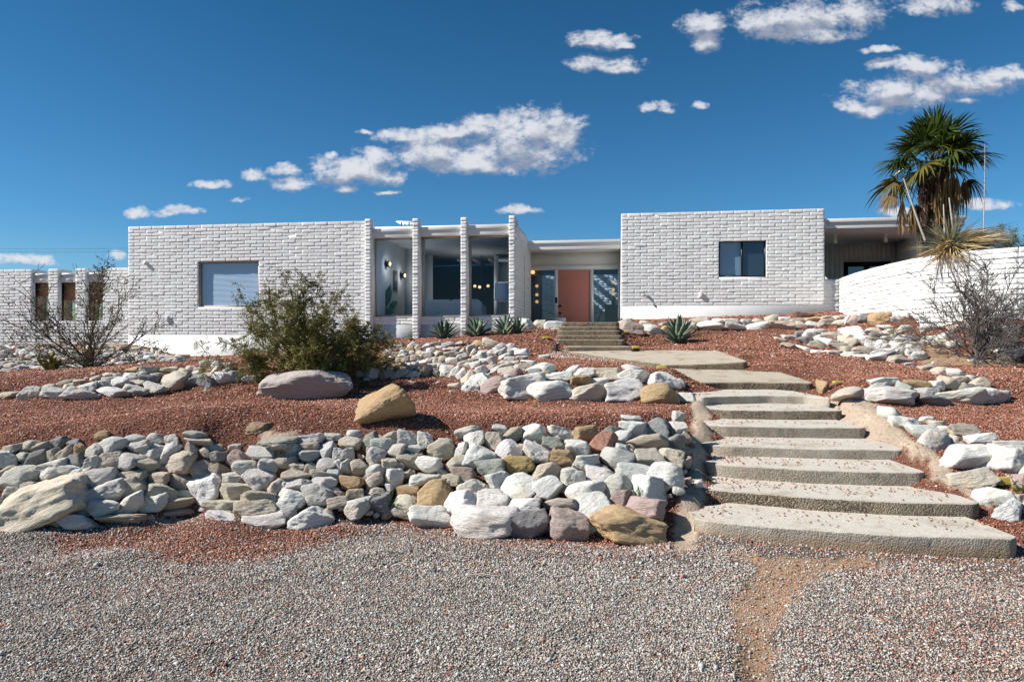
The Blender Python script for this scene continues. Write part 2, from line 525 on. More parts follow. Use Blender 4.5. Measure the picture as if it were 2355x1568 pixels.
# ------------------------------------------------------------------ terrain: surveyed points (print x, print y, distance) -> heights
SURVEY = """0 1215 5.83;200 1207 5.94;420 1183 6.3;650 1207 5.94;900 1197 6.08;1000 1217 5.80;1200 1242 5.485;1400 1250 5.39;1540 1246 5.44
-300 1215 5.83;2400 1275 5.12;2600 1275 5.12
-300 1020 6.6;0 1018 6.5;250 1000 6.5;430 996 6.5;650 1012 6.5;900 990 6.7;1100 978 6.8;1300 974 7.0;1480 962 7.3;1570 950 7.4;1560 1100 6.0;1585 1010 6.9
-300 925 9.8;0 925 9.8;400 908 10.3;700 925 9.6;1000 905 10.2;850 905 10.3;1400 925 9.6;1200 923 9.7;1580 926 9.6;1050 907 10.0;300 960 8.0;1000 950 8.0;1350 945 8.4
0 896 10.1;150 870 10.5;300 850 10.8;400 846 10.9;500 846 10.9;560 860 10.9;620 868 10.9;-300 896 10.1
850 870 11;760 872 10.9;700 868 10.9;560 850 13;300 842 14
1250 857 10.4;1400 847 10.5;1550 850 10.6
1300 835 12;1450 835 11.9;1250 812 14;1200 800 14.5;900 797 16;1050 790 16.3;1180 790 16;870 840 12.5;1000 840 12.5;1100 830 12.5;1000 815 14
905 780 20.4;1000 778 19.9;1100 770 19.6;1180 758 19;1240 765 17.5;1260 778 16.5;850 790 20.3
1280 800 15.2;1460 800 15.5;1440 780 16.5;1440 765 17.3;1560 775 17.5;1700 770 17.5;1480 768 17.5;1900 760 17.5;2050 752 17
1450 744 18.5;1700 739 18.8;1900 736 18.8;2050 731 18.5;1440 735 21;1700 727 20.6;1895 719.5 20.2;1935 719.5 20.0
2350 742 12.8;2200 742 14.2;1800 776 16.5;1900 801 14.5;2000 813 13.8;2130 836 12.8;2250 832 12.6;2355 830 12.5;2500 830 12.5;1900 766 15.8;2000 754 15.8;2130 757 15.0
1600 800 14.8;1700 820 13;1740 838 12.2;1800 840 12;1880 872 11;1900 886 10.6;2000 850 11.5;2100 862 11;2200 855 11;2300 860 10.8;2355 850 10.9;2500 850 10.9
1910 905 9.7;2000 925 9.3;2100 937 9.1;2250 935 9.2;2310 925 9.4;1980 873 10;2100 869 10;2200 851 10.5;2290 881 9.9
2100 950 8.6;2200 980 7.9;2355 1015 7.3;2355 940 9;2500 1000 7.4
1940 925 9.0;1990 960 8.2;2040 985 7.8;2090 1030 7.0;2135 1100 6.35;2190 1130 6.1;2280 1185 5.7;2330 1230 5.35;2300 1060 6.6;2355 1100 6.2
1592 1240 5.5;1595 1150 5.95;1598 1080 6.5;1600 1020 7.1;1605 970 7.9;1612 930 8.9
20 852 16.5;150 853 16.0;300 838 17;90 795 20.5;20 795 21.0;200 798 20.2;290 792 20.6;330 800 20.6;380 822 20.8;480 823 20.6;-300 800 20;-300 860 15;100 830 18.5;250 822 18.5"""
WPTS = []                                             # plain world points (x, y, z)
for x in np.arange(-14, 15, 2.0):
    for y in (-3, 0, 2, 3.5, 4.6): WPTS.append((x, y, 0.0))
for x in (-1.0, -3, -5, 1): WPTS.append((x, 5.2, 0.0))
# under the steps
UNDER = [(1620, 2250, 5.45, .02), (1620, 2100, 6.0, .10), (1620, 2080, 6.8, .22), (1620, 2050, 7.4, .34), (1625, 1970, 8.2, .46), (1630, 1920, 9.0, .58), (1640, 1890, 9.8, .70), (1600, 1850, 11.2, .84), (1540, 1700, 12.8, 1.04), (1430, 1600, 14.0, 1.20)]
for xl, xr, Y, z in UNDER:
    for px in np.linspace(xl, xr, 4): WPTS.append(((px - CX) / F * Y, Y, z))
for x in (1.6, 2.4, 3.1):
    for y, z in ((15.2, 1.30), (16.3, 1.45), (17.0, 1.65), (18.2, 1.98), (20.5, 1.98), (23.5, 1.98)): WPTS.append((x, y, z))
for p in ((9.3, 17.2, 2.38), (9.2, 15.4, 2.30), (10.2, 13.8, 2.15), (12, 16, 2.4), (12, 22, 2.5), (16, 18, 2.4), (6, 26, 2.4), (-6, 26, 1.7), (-14, 26, 1.5), (0, 30, 2.0), (-10, 34, 1.5), (14, 34, 2.4), (15, 12, 1.4), (15, 9, .8), (15, 7, .4)): WPTS.append(p)
SP = np.array([P(*[float(v) for v in q.split()]) for q in SURVEY.replace('\n', ';').split(';')])
CP = np.concatenate([SP, np.array(WPTS)])


def fit_rbf(C):
    d = np.linalg.norm(C[:, None, :2] - C[None, :, :2], axis=2)
    A = np.zeros((len(C) + 3,) * 2)
    A[:len(C), :len(C)] = d + np.eye(len(C)) * 0.02
    A[:len(C), len(C):] = np.c_[np.ones(len(C)), C[:, :2]]
    A[len(C):, :len(C)] = A[:len(C), len(C):].T
    return np.linalg.solve(A, np.r_[C[:, 2], 0, 0, 0])


RW = fit_rbf(CP)


def rbf(xy):
    out = np.empty(len(xy))
    for i in range(0, len(xy), 20000):
        q = xy[i:i + 20000]
        d = np.linalg.norm(q[:, None] - CP[None, :, :2], axis=2)
        out[i:i + 20000] = d @ RW[:-3] + RW[-3] + q @ RW[-2:]
    return out


GX = np.arange(-17, 16.001, 0.06)
GY = np.arange(1.5, 27.001, 0.06)
gx, gy = np.meshgrid(GX, GY)
HF = rbf(np.c_[gx.ravel(), gy.ravel()]).reshape(gx.shape)


def bil(A, x, y):
    i = np.clip((x - GX[0]) / 0.06, 0, len(GX) - 1.001); j = np.clip((y - GY[0]) / 0.06, 0, len(GY) - 1.001)
    a, b = i.astype(int), j.astype(int)
    s, t = i - a, j - b
    return (A[b, a] * (1 - s) + A[b, a + 1] * s) * (1 - t) + (A[b + 1, a] * (1 - s) + A[b + 1, a + 1] * s) * t


HIT = HF


def hz(x, y):
    return bil(HF, np.asarray(x, float), np.asarray(y, float))


def hit(px, py, y0=2.0, y1=26.0):
    """where the line of sight through a point of the print meets the ground"""
    Y = np.arange(y0, y1, 0.02)
    X = (px - CX) / F * Y
    Z = EYE - (py - CY) / F * Y
    g = bil(HIT, X, Y)
    k = np.nonzero(Z <= g)[0]
    if not len(k): return None
    k = k[0]
    return np.array([X[k], Y[k], Z[k]])


def inside(poly, x, y):
    poly = np.asarray(poly, float)
    r = np.zeros(len(x), bool)
    j = len(poly) - 1
    for i in range(len(poly)):
        (xi, yi), (xj, yj) = poly[i], poly[j]
        c = ((yi > y) != (yj > y)) & (x < (xj - xi) * (y - yi) / (yj - yi + 1e-12) + xi)
        r ^= c
        j = i
    return r


def ground_poly(s, y0=2.0, y1=26.0):
    """outline given on the print -> outline on the ground (x, y)"""
    out = []
    for q in s.split(';'):
        a = q.split()
        h = hit(float(a[0]), float(a[1]), y0, y1)
        if h is not None: out.append(h[:2])
    return np.array(out)


BASE_LINE = np.array([(-400, 1214), (0, 1214), (200, 1202), (420, 1180), (650, 1200), (900, 1192), (1000, 1210), (1200, 1234), (1400, 1242), (1560, 1236), (1600, 1210), (1700, 1236), (2000, 1252), (2345, 1262), (2700, 1275)], float)
BL = np.array([((a - CX) / F * (EYE * F / (b - CY)), EYE * F / (b - CY)) for a, b in BASE_LINE])


def drive_edge(x):
    return np.interp(x, BL[:, 0], BL[:, 1])


SPILL = ground_poly('90 1222;200 1212;330 1195;440 1180;600 1200;720 1205;860 1205;800 1235;690 1262;560 1292;430 1300;350 1282;230 1258')
RUT = ground_poly('1640 1262;1800 1275;2060 1290;2040 1305;1930 1310;1860 1345;1815 1400;1790 1470;1778 1566;1712 1566;1706 1480;1690 1420;1672 1390;1700 1360;1735 1325;1748 1300;1700 1280')
PALE = ground_poly('1265 812;1300 806;1470 812;1530 836;1470 842;1330 826;1240 826')
DIRT = ground_poly('2085 806;2130 800;2200 822;2330 815;2420 818;2420 838;2250 842;2120 836')
PILE = ground_poly('150 800;250 792;330 800;300 815;200 812')
MORT_R = ground_poly('1907 922;1990 923;2018 938;2045 970;2085 1005;2120 1030;2160 1058;2186 1085;2200 1120;2270 1148;2290 1190;2250 1160;2140 1110;2140 1090;2140 1062;2087 1062;2087 1035;1990 1020;1990 990;1930 980;1930 950;1900 940')
MORT_L = ground_poly('1580 925;1632 922;1636 960;1640 1005;1630 1050;1620 1090;1622 1140;1610 1190;1598 1262;1545 1262;1552 1180;1572 1110;1590 1040;1592 960')
OLD = ground_poly('575 968;612 985;640 1000;680 990;690 1012;655 1035;648 1060;610 1045;600 1010;575 985')


def zone(x, y):
    """0 driveway gravel, 1 red gravel, 2 tan dirt, 3 mortar, 4 mixed pale gravel"""
    n = fbm(np.c_[x * 1.7, y * 1.7, x * 0], 3, 5) * 0.13
    z = np.where(y + n < drive_edge(x), 0, 1)
    _j = np.random.default_rng(len(x)).normal(0, .09, len(x))
    z[inside(SPILL, x + n * 1.8 + _j, y + n * 1.6 + _j[::-1])] = 1
    z[inside(RUT, x + n * .35 + np.abs(_j) * .2, y + n * .7 + _j[::-1] * .4)] = 2
    z[inside(PALE, x + n, y + n)] = 4
    for d in (DIRT, PILE): z[inside(d, x + n * 2, y + n * 2)] = 2
    for d in (MORT_R, MORT_L, OLD): z[inside(d, x, y)] = 3
    return z


ZG = zone(gx.ravel(), gy.ravel()).reshape(gx.shape)
# small lumps everywhere, raised mortar, sunken rut
_p = np.c_[gx.ravel(), gy.ravel(), gx.ravel() * 0]
HF = HF + (fbm(_p * 2.2, 4, 3) * 0.022 + fbm(_p * 9, 2, 8) * 0.008).reshape(gx.shape)
_m = (ZG == 3).astype(float)
_k = np.array([.25, .5, .25])
for _ in range(3):
    _m = np.apply_along_axis(lambda r: np.convolve(r, _k, 'same'), 0, _m)
    _m = np.apply_along_axis(lambda r: np.convolve(r, _k, 'same'), 1, _m)
HF = HF + _m * (0.05 + fbm(_p * 5.5, 3, 12).reshape(gx.shape) * 0.07)
_r = (inside(RUT, gx.ravel(), gy.ravel()).reshape(gx.shape)).astype(float)
for _ in range(1):
    _r = np.apply_along_axis(lambda r: np.convolve(r, _k, 'same'), 0, _r)
    _r = np.apply_along_axis(lambda r: np.convolve(r, _k, 'same'), 1, _r)
HF = HF - _r * 0.13 * np.clip((3.9 - gy) / 1.0, 0.08, 1)

# the stones of the front wall stand in a shallow trench cut into the bank
HIT = HF
BANK = ground_poly('-60 1226;200 1216;420 1190;650 1214;900 1206;1000 1223;1200 1249;1400 1257;1596 1250;1592 948;1480 960;1300 974;1100 978;900 990;650 1012;430 996;250 1000;0 1018;-60 1020')
_b = inside(BANK, gx.ravel(), gy.ravel()).reshape(gx.shape).astype(float)
for _ in range(3):
    _b = np.apply_along_axis(lambda r: np.convolve(r, _k, 'same'), 0, _b)
    _b = np.apply_along_axis(lambda r: np.convolve(r, _k, 'same'), 1, _b)
HF = np.where(_b > .01, np.maximum(HF - .15 * _b, np.minimum(HF, -.03)), HF)

GREY_SOIL, RED_SOIL, TAN_SOIL, MORTAR = (0.135, 0.115, 0.097), (0.155, 0.070, 0.048), (0.36, 0.235, 0.15), (0.43, 0.34, 0.255)


def build_terrain():
    pal = np.array([GREY_SOIL, RED_SOIL, TAN_SOIL, MORTAR, (0.36, 0.22, 0.17)])
    c = pal[ZG.ravel()]
    w = (0.5 + 0.5 * fbm(_p * 3.3, 4, 31))[:, None]
    c = c * (0.82 + 0.36 * w)
    ny, nx = gx.shape
    i = np.arange(ny * nx).reshape(ny, nx)
    Q = np.stack([i[:-1, :-1], i[:-1, 1:], i[1:, 1:], i[1:, :-1]], -1).reshape(-1, 4)
    V = np.c_[gx.ravel(), gy.ravel(), HF.ravel()]
    # the sheet goes on to the horizon around the surveyed part
    rim = np.concatenate([i[0, :-1], i[:-1, -1], i[-1, :0:-1], i[:0:-1, 0]])
    rings, prev, extra, cols = [], rim, [], []
    base = len(V)
    cen = np.array([0.0, 13.0])
    for s, zz in ((1.5, .75), (3, .35), (8, .1), (60, 0), (150, 0)):
        q = V[rim].copy()
        q[:, :2] = cen + (q[:, :2] - cen) * s
        q[:, 2] = q[:, 2] * zz + (1 - zz) * np.where(q[:, 1] < 5, -0.05, 0.9)
        idx = base + np.arange(len(rim)); base += len(rim)
        extra.append(q); cols.append(np.tile([[0.26, 0.19, 0.13]], (len(rim), 1)))
        rings.append(np.stack([prev, idx, np.roll(idx, -1), np.roll(prev, -1)], -1))
        prev = idx
    o = mesh_np('ground', np.concatenate([V] + extra), [Q] + rings, M['soil'], None, np.concatenate([c] + cols), True)
    tag(o, 'sloping desert ground of red and tan soil under the gravel', 'ground', kind='structure')


# ------------------------------------------------------------------ concrete steps
def c6(x, y): return ((2560 + x * .54352) / 1.63058, (1300 + y * .54352) / 1.63058)
def c2(x, y): return ((1280 + x * .54352) / 1.63058, (700 + y * .54352) / 1.63058)


def step_mesh(name, nose, ztop, zbot, depth, mat, label, round_=0.03, rise=1.0, tan=0.0, seed=0, slope=0.0, backline=None):
    """nose: world (x, y) polyline of the front edge, left to right; the tread runs back from it, the riser drops to zbot"""
    nose = np.asarray(nose, float)
    seg = np.r_[0, np.cumsum(np.linalg.norm(np.diff(nose, axis=0), axis=1))]
    L = seg[-1]
    n = max(24, int(L / 0.03))
    s = np.linspace(0, L, n)
    pts = np.c_[np.interp(s, seg, nose[:, 0]), np.interp(s, seg, nose[:, 1])]
    for _ in range(6): pts[1:-1] = (pts[:-2] + 2 * pts[1:-1] + pts[2:]) / 4
    e = np.minimum(s, L - s)
    endr = np.clip(1 - e / 0.10, 0, 1) ** 2 * 0.06                      # rounded corners
    pts[:, 1] += endr
    zt = ztop if np.ndim(ztop) == 0 else np.interp(s, np.linspace(0, L, len(ztop)), ztop)
    zt = np.broadcast_to(zt, (n,)).astype(float)
    h = zt - zbot
    prof = [(0.015, -1.0), (0.006, -.75), (0.003, -.5), (0, -.25), (0, -round_ / max(h.mean(), .05))]
    r = round_
    arc = [(r * (1 - math.cos(a)), -r * (1 - math.sin(a))) for a in np.linspace(0.15, math.pi / 2, 6)]
    V, C = [], []
    for o, k in prof:
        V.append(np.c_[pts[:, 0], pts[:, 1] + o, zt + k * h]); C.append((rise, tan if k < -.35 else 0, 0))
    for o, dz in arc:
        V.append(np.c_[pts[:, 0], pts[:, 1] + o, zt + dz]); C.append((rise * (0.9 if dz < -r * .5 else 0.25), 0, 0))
    back = np.linspace(r, depth, max(4, int(depth / 0.05)))[1:]
    for o in back:
        if backline is None:
            q = np.c_[pts[:, 0], pts[:, 1] + o, zt + slope * o]
        else:
            f = o / depth
            bl = np.c_[np.interp(s, np.linspace(0, L, len(backline)), [b[0] for b in backline]), np.interp(s, np.linspace(0, L, len(backline)), [b[1] for b in backline]), np.interp(s, np.linspace(0, L, len(backline)), [b[2] for b in backline])]
            q = np.c_[pts, zt] * (1 - f) + bl * f
        V.append(q); C.append((0, 0, 0))
    m = len(V)
    V = np.concatenate(V)
    C = np.repeat(np.array(C, float), n, 0)
    wn = fbm(V * [2, 2, 6], 4, seed) * 0.008 + fbm(V * 22, 3, seed + 9) * 0.006
    edge = np.zeros(m); edge[3:12] = 1
    wn2 = fbm(V * [7, 7, 2], 3, seed + 20) * 0.014 * np.repeat(edge, n)
    V[:, 1] += wn + np.maximum(wn2, 0); V[:, 2] += wn * .6 - np.maximum(wn2, 0) * .6
    i = np.arange(m * n).reshape(m, n)
    Q = np.stack([i[:-1, :-1], i[:-1, 1:], i[1:, 1:], i[1:, :-1]], -1).reshape(-1, 4)
    # end walls
    ends, ec, off = [], [], m * n
    for col in (0, n - 1):
        top = V[i[:, col]]
        low = top.copy(); low[:, 2] = zbot - .02
        ends.append(np.concatenate([top, low])); ec.append(np.tile([[rise * .7, 0, 0]], (2 * m, 1)))
        a = off + np.arange(m - 1)
        q = np.stack([a, a + 1, a + 1 + m, a + m], -1)
        Q = np.concatenate([Q, q if col else q[:, ::-1]]); off += 2 * m
    o = mesh_np(name, np.concatenate([V] + ends), Q, mat, None, np.concatenate([C] + ec), True)
    tag(o, label, 'step', 'concrete steps up the slope')
    return V


TREADS = []                                           # (x, y, z) samples for loose chips
ORD = 'first second third fourth fifth sixth seventh eighth ninth tenth eleventh twelfth thirteenth fourteenth fifteenth sixteenth seventeenth eighteenth nineteenth twentieth'.split()


def build_steps():
    low = [([(95, 1192), (300, 1218), (700, 1247), (1400, 1296), (2000, 1318), (2345, 1325)], .14, -.05, .75, 'wide lowest concrete step with a tan stained face beside the driveway', .38, .8),
           ([(100, 975), (250, 992), (500, 1010), (1000, 1050), (1500, 1075), (2080, 1085)], .249, .05, .95, 'second concrete step from the driveway with a black lichen stained face', 1.0, 0),
           ([(140, 795), (300, 815), (500, 830), (900, 852), (1300, 864), (1700, 868)], .378, .15, .85, 'third concrete step from the driveway with red chips along its rear', .55, 0),
           ([(140, 668), (300, 686), (700, 697), (1100, 708), (1550, 712)], .483, .27, .95, 'fourth concrete step from the driveway with a plain tan face', .45, 0),
           ([(145, 536), (300, 549), (700, 556), (1280, 560)], .608, .39, .92, 'fifth concrete step from the driveway with a brown mottled face', .6, 0),
           ([(160, 424), (300, 436), (700, 441), (1115, 442)], .726, .51, 1.1, 'sixth concrete step from the driveway with dark pitted lower face', .9, 0),
           ([(138, 352), (220, 342), (600, 336), (850, 340), (1032, 356)], .84, .63, 1.25, 'seventh concrete step from the driveway bowed upward with a smooth face', .35, 0)]
    for k, (pts, z, zb, dep, lab, rise, tan) in enumerate(low):
        w = []
        for x, y in pts:
            px, py = c6(x, y)
            Y = (EYE - z) * F / (py - CY)
            w.append(((px - CX) / F * Y, Y))
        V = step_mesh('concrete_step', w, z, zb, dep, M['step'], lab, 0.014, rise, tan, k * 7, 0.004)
        TREADS.append((np.array(w), z, min(dep, .7)))
    # exposed aggregate slabs above
    w = []
    for x, y in ((70, 247), (300, 243), (600, 245), (912, 249)):
        px, py = c6(x, y); Y = (EYE - .96) * F / (py - CY); w.append(((px - CX) / F * Y, Y))
    step_mesh('concrete_step', w, .96, .76, 1.95, M['slab'], 'eighth step from the driveway, a broad slab of exposed aggregate', .03, 1.0, 0, 61, .08)
    Y9 = 12.25
    w, zt = [], []
    for x, y in ((1521, 838), (1570, 838), (1650, 835), (1721, 830.5)):
        Y = Y9 + (1620 - x) * .0012
        w.append(((x - CX) / F * Y, Y)); zt.append(EYE - (y - CY) / F * Y)
    bl = [P(1296, 808.2, 14.75), P(1420, 806.5, 14.7), P(1540, 805.5, 14.6), P(1648, 806, 14.4)]
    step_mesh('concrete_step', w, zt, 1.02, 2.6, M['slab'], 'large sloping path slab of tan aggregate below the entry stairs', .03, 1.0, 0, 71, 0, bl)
    ups = [((1302, 798.2), (1466, 795.2), 14.75, 1.30, 2.0, 'lowest tread of the entry stairs, longest slab with pale left corner'),
           ((1280, 783.0), (1438, 779.5), 16.05, 1.45, .7, 'second tread of the entry stairs counted from the path'),
           ((1281.5, 773.2), (1432, 769.2), 16.45, 1.53, .7, 'third tread of the entry stairs counted from the path'),
           ((1285, 762.8), (1427, 758), 16.85, 1.62, .7, 'fourth tread of the entry stairs counted from the path'),
           ((1287, 753.6), (1425, 748.4), 17.25, 1.70, .7, 'fifth tread of the entry stairs, just below the top one'),
           ((1292, 742.8), (1425, 739.4), 17.65, 1.80, .9, 'top tread of the entry stairs in front of the coral door')]
    for k, (a, b, Y, zb, dep, lab) in enumerate(ups):
        Ya, Yb = Y + .10, Y - .10
        pa, pb = P(*a, Ya), P(*b, Yb)
        mid = (pa + pb) / 2
        zt = (pa[2] + pb[2]) / 2
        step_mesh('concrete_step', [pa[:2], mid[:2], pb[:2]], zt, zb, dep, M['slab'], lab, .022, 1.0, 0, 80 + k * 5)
    # paved landing in front of the door
    m = MB()
    zt = zt - .005
    z = HZ = zt
    v = [[1.36, 18.35, z], [2.78, 18.2, z], [3.75, 23.6, z], [.55, 24.0, z]]
    lowv = [[x, y, z - .25] for x, y, _ in v]
    m.add(v + lowv, [[0, 1, 2, 3], [0, 4, 5, 1], [1, 5, 6, 2], [3, 2, 6, 7], [0, 3, 7, 4]])
    o = m.build('path', simple('landing_concrete', (0.40, 0.35, 0.28), .9, .15, 5.0, .006, 60))
    tag(o, 'concrete landing between the entry stairs and the front door', 'path', kind='structure')


# ------------------------------------------------------------------ loose gravel
OCT = np.array([[1, 0, 0], [-1, 0, 0], [0, 1, 0], [0, -1, 0], [0, 0, 1], [0, 0, -1]], float)
OCTF = np.array([[0, 2, 4], [2, 1, 4], [1, 3, 4], [3, 0, 4], [2, 0, 5], [1, 2, 5], [3, 1, 5], [0, 3, 5]])
ICO_T = (1 + 5 ** .5) / 2


def pebble_mesh(name, P3, size, col, mat, label, flat=0.55, seed=1):
    rng = np.random.default_rng(seed)
    n = len(P3)
    base = np.repeat(OCT[None], n, 0) * rng.uniform(.6, 1.25, (n, 6, 1))
    base += rng.normal(0, .16, (n, 6, 3))
    base *= np.stack([np.ones(n), rng.uniform(.55, .95, n), rng.uniform(flat * .7, flat * 1.3, n)], 1)[:, None]
    tilt = rng.normal(0, .45, n); yaw = rng.uniform(0, 2 * np.pi, n); yaw2 = rng.uniform(0, 2 * np.pi, n)

    def rot(v, a, i, j):
        c, s = np.cos(a)[:, None], np.sin(a)[:, None]
        x, y = v[..., i].copy(), v[..., j].copy()
        v[..., i] = c * x - s * y; v[..., j] = s * x + c * y
    rot(base, yaw, 0, 1); rot(base, tilt, 0, 2); rot(base, yaw2, 0, 1)
    V = (base * (size[:, None, None] * .5) + P3[:, None]).reshape(-1, 3)
    Fc = (OCTF[None] + (np.arange(n) * 6)[:, None, None]).reshape(-1, 3)
    o = mesh_np(name, V, Fc, mat, None, np.repeat(col, 6, 0))
    return tag(o, label, 'gravel', kind='stuff')


def pick(pal, w, n, rng):
    c = np.array(pal)[rng.choice(len(pal), n, p=np.array(w) / sum(w))]
    return c * rng.uniform(.72, 1.28, (n, 1)) * rng.uniform(.95, 1.05, (n, 3))


def scatter(y0, y1, dens, rng, xm=0.80):
    a = []
    Yc = np.linspace(y0, y1, 14)
    for a0, a1 in zip(Yc[:-1], Yc[1:]):
        w = xm * a1 * 2
        n = int(dens * w * (a1 - a0))
        a.append(np.c_[rng.uniform(-w / 2, w / 2, n), rng.uniform(a0, a1, n)])
    return np.concatenate(a)


def build_gravel():
    rng = np.random.default_rng(21)
    GP = [(.53, .505, .46), (.40, .38, .35), (.24, .235, .225), (.42, .33, .24), (.35, .17, .115), (.11, .105, .105), (.46, .38, .33)]
    # driveway
    parts = []
    for y0, y1, d, sz in ((2.3, 3.3, 17000, .0112), (3.3, 4.6, 12000, .0132), (4.6, 6.9, 7200, .0160)):
        q = scatter(y0, y1, d, rng)
        parts.append(np.c_[q, np.full(len(q), sz)])
    q = np.concatenate(parts)
    x, y = q[:, 0], q[:, 1]
    z = zone(x, y)
    patch = fbm(np.c_[x * .8, y * 1.1, x * 0], 3, 77)
    keep = (z == 0) | ((z == 2) & (rng.random(len(x)) < .20)) | ((z == 1) & (y < drive_edge(x) + .02) & (rng.random(len(x)) < .25))
    # bare sand shows beside the rut and at the foot of the steps
    px = x / y * F + CX
    bare = np.clip((px - 1560) / 200, 0, 1) * np.clip((y - 3.3) / 1.4, 0, 1) * np.clip(patch + .45, 0, 1)
    keep &= ~((z == 0) & (rng.random(len(x)) < bare * .55))
    q, x, y, z = q[keep], x[keep], y[keep], z[keep]
    size = q[:, 2] * rng.lognormal(0, .28, len(x))
    big = rng.random(len(x)) < .008
    size[big] *= 1.8
    col = pick(GP, [26, 30, 17, 14, 4, 6, 8], len(x), rng)
    redden = np.clip(.05 + .22 * np.clip(patch[keep] + .1, 0, 1) + .35 * np.clip((x / y * F + CX - 1350) / 900, 0, 1) * .5 + .4 * np.clip(1 - (drive_edge(x) - y) / .5, 0, 1) * (x > -1.6), 0, .6)
    r = rng.random(len(x)) < redden
    col[r] = pick([(.36, .15, .10), (.42, .24, .17), (.26, .10, .07)], [5, 4, 3], r.sum(), rng)
    pebble_mesh('gray_gravel', np.c_[x, y, hz(x, y) + size * .18], size, col, M['pebble'], 'loose gray and white gravel covering the driveway', .55, 3)
    # red crushed rock
    RP = [(.37, .158, .098), (.285, .112, .07), (.45, .228, .152), (.19, .076, .05), (.50, .40, .34), (.60, .55, .50), (.13, .06, .045)]
    parts = []
    for y0, y1, d, sz in ((3.6, 7.0, 4700, .0195), (7.0, 9.5, 3400, .0230), (9.5, 13, 1900, .029), (13, 18, 720, .042), (18, 21.5, 460, .046)):
        q = scatter(y0, y1, d, rng)
        parts.append(np.c_[q, np.full(len(q), sz)])
    q = np.concatenate(parts)
    x, y = q[:, 0], q[:, 1]
    z = zone(x, y)
    keep = (z == 1) | ((z == 4) & (rng.random(len(x)) < .95)) | ((z == 2) & (rng.random(len(x)) < .05)) | ((z == 3) & (rng.random(len(x)) < .03))
    h0 = hz(x, y)
    keep &= ~((x > 1.35) & (x < 3.6) & (y > 17.9))
    q, x, y, z = q[keep], x[keep], y[keep], z[keep]
    size = q[:, 2] * rng.lognormal(0, .27, len(x))
    col = pick(RP, [34, 25, 16, 12, 3.0, 2.2, 7], len(x), rng)
    pl = (z == 4) & (rng.random(len(x)) < .62)
    col[pl] = pick([(.50, .40, .34), (.46, .30, .23), (.55, .50, .45)], [1, 1, 1], pl.sum(), rng)
    # chips kicked onto the steps
    ex, es, ec = [], [], []
    for k, (w, zt, dep) in enumerate(TREADS):
        n = [150, 300, 300, 150, 60, 50, 60][k]
        s = rng.beta(1.0, 1.7 if k in (2, 3) else 1.15, n) * (len(w) - 1)
        wx, wy = np.interp(s, np.arange(len(w)), w[:, 0]), np.interp(s, np.arange(len(w)), w[:, 1])
        o = rng.beta(2.2, 1.3, n) * dep * .8 + .05
        ex.append(np.c_[wx, wy + o, np.full(n, zt + .009)]); es.append(rng.uniform(.012, .033, n))
        ec.append(pick(RP[:3] + [(.55, .52, .5)], [4, 3, 2, 2], n, rng))
    Pp = np.concatenate([np.c_[x, y, hz(x, y) + size * .16]] + ex)
    pebble_mesh('red_gravel', Pp, np.r_[size, np.concatenate(es)], np.concatenate([col] + ec), M['pebble'], 'crushed red rock spread over the terraces', .45, 4)

# ------------------------------------------------------------------ the house: axes u (along the front), o (into the house), z
PSI = math.atan(0.140)
UX, UY, VX, VY = math.cos(PSI), -math.sin(PSI), math.sin(PSI), math.cos(PSI)
H0 = np.array([-12.08, 21.5])


def HW(u, o, z):
    return [H0[0] + u * UX + o * VX, H0[1] + u * UY + o * VY, z]


def hp(px, py, o=0.0):
    """print point -> (u, z) on the plane at depth o"""
    a = (px - CX) / F
    y0 = H0[1] + o * VY
    u = (a * y0 - H0[0] - o * VX) / (UX - a * UY)
    Y = y0 + u * UY
    return u, EYE - (py - CY) / F * Y


def hu(px, o=0.0): return hp(px, 784, o)[0]
def hzv(px, py, o=0.0): return hp(px, py, o)[1]


def subtract(a, b, cuts):
    iv = [(a, b)]
    for c, d in cuts:
        nx = []
        for p, q in iv:
            if d <= p or c >= q: nx.append((p, q)); continue
            if c > p: nx.append((p, c))
            if d < q: nx.append((d, q))
        iv = nx
    return iv


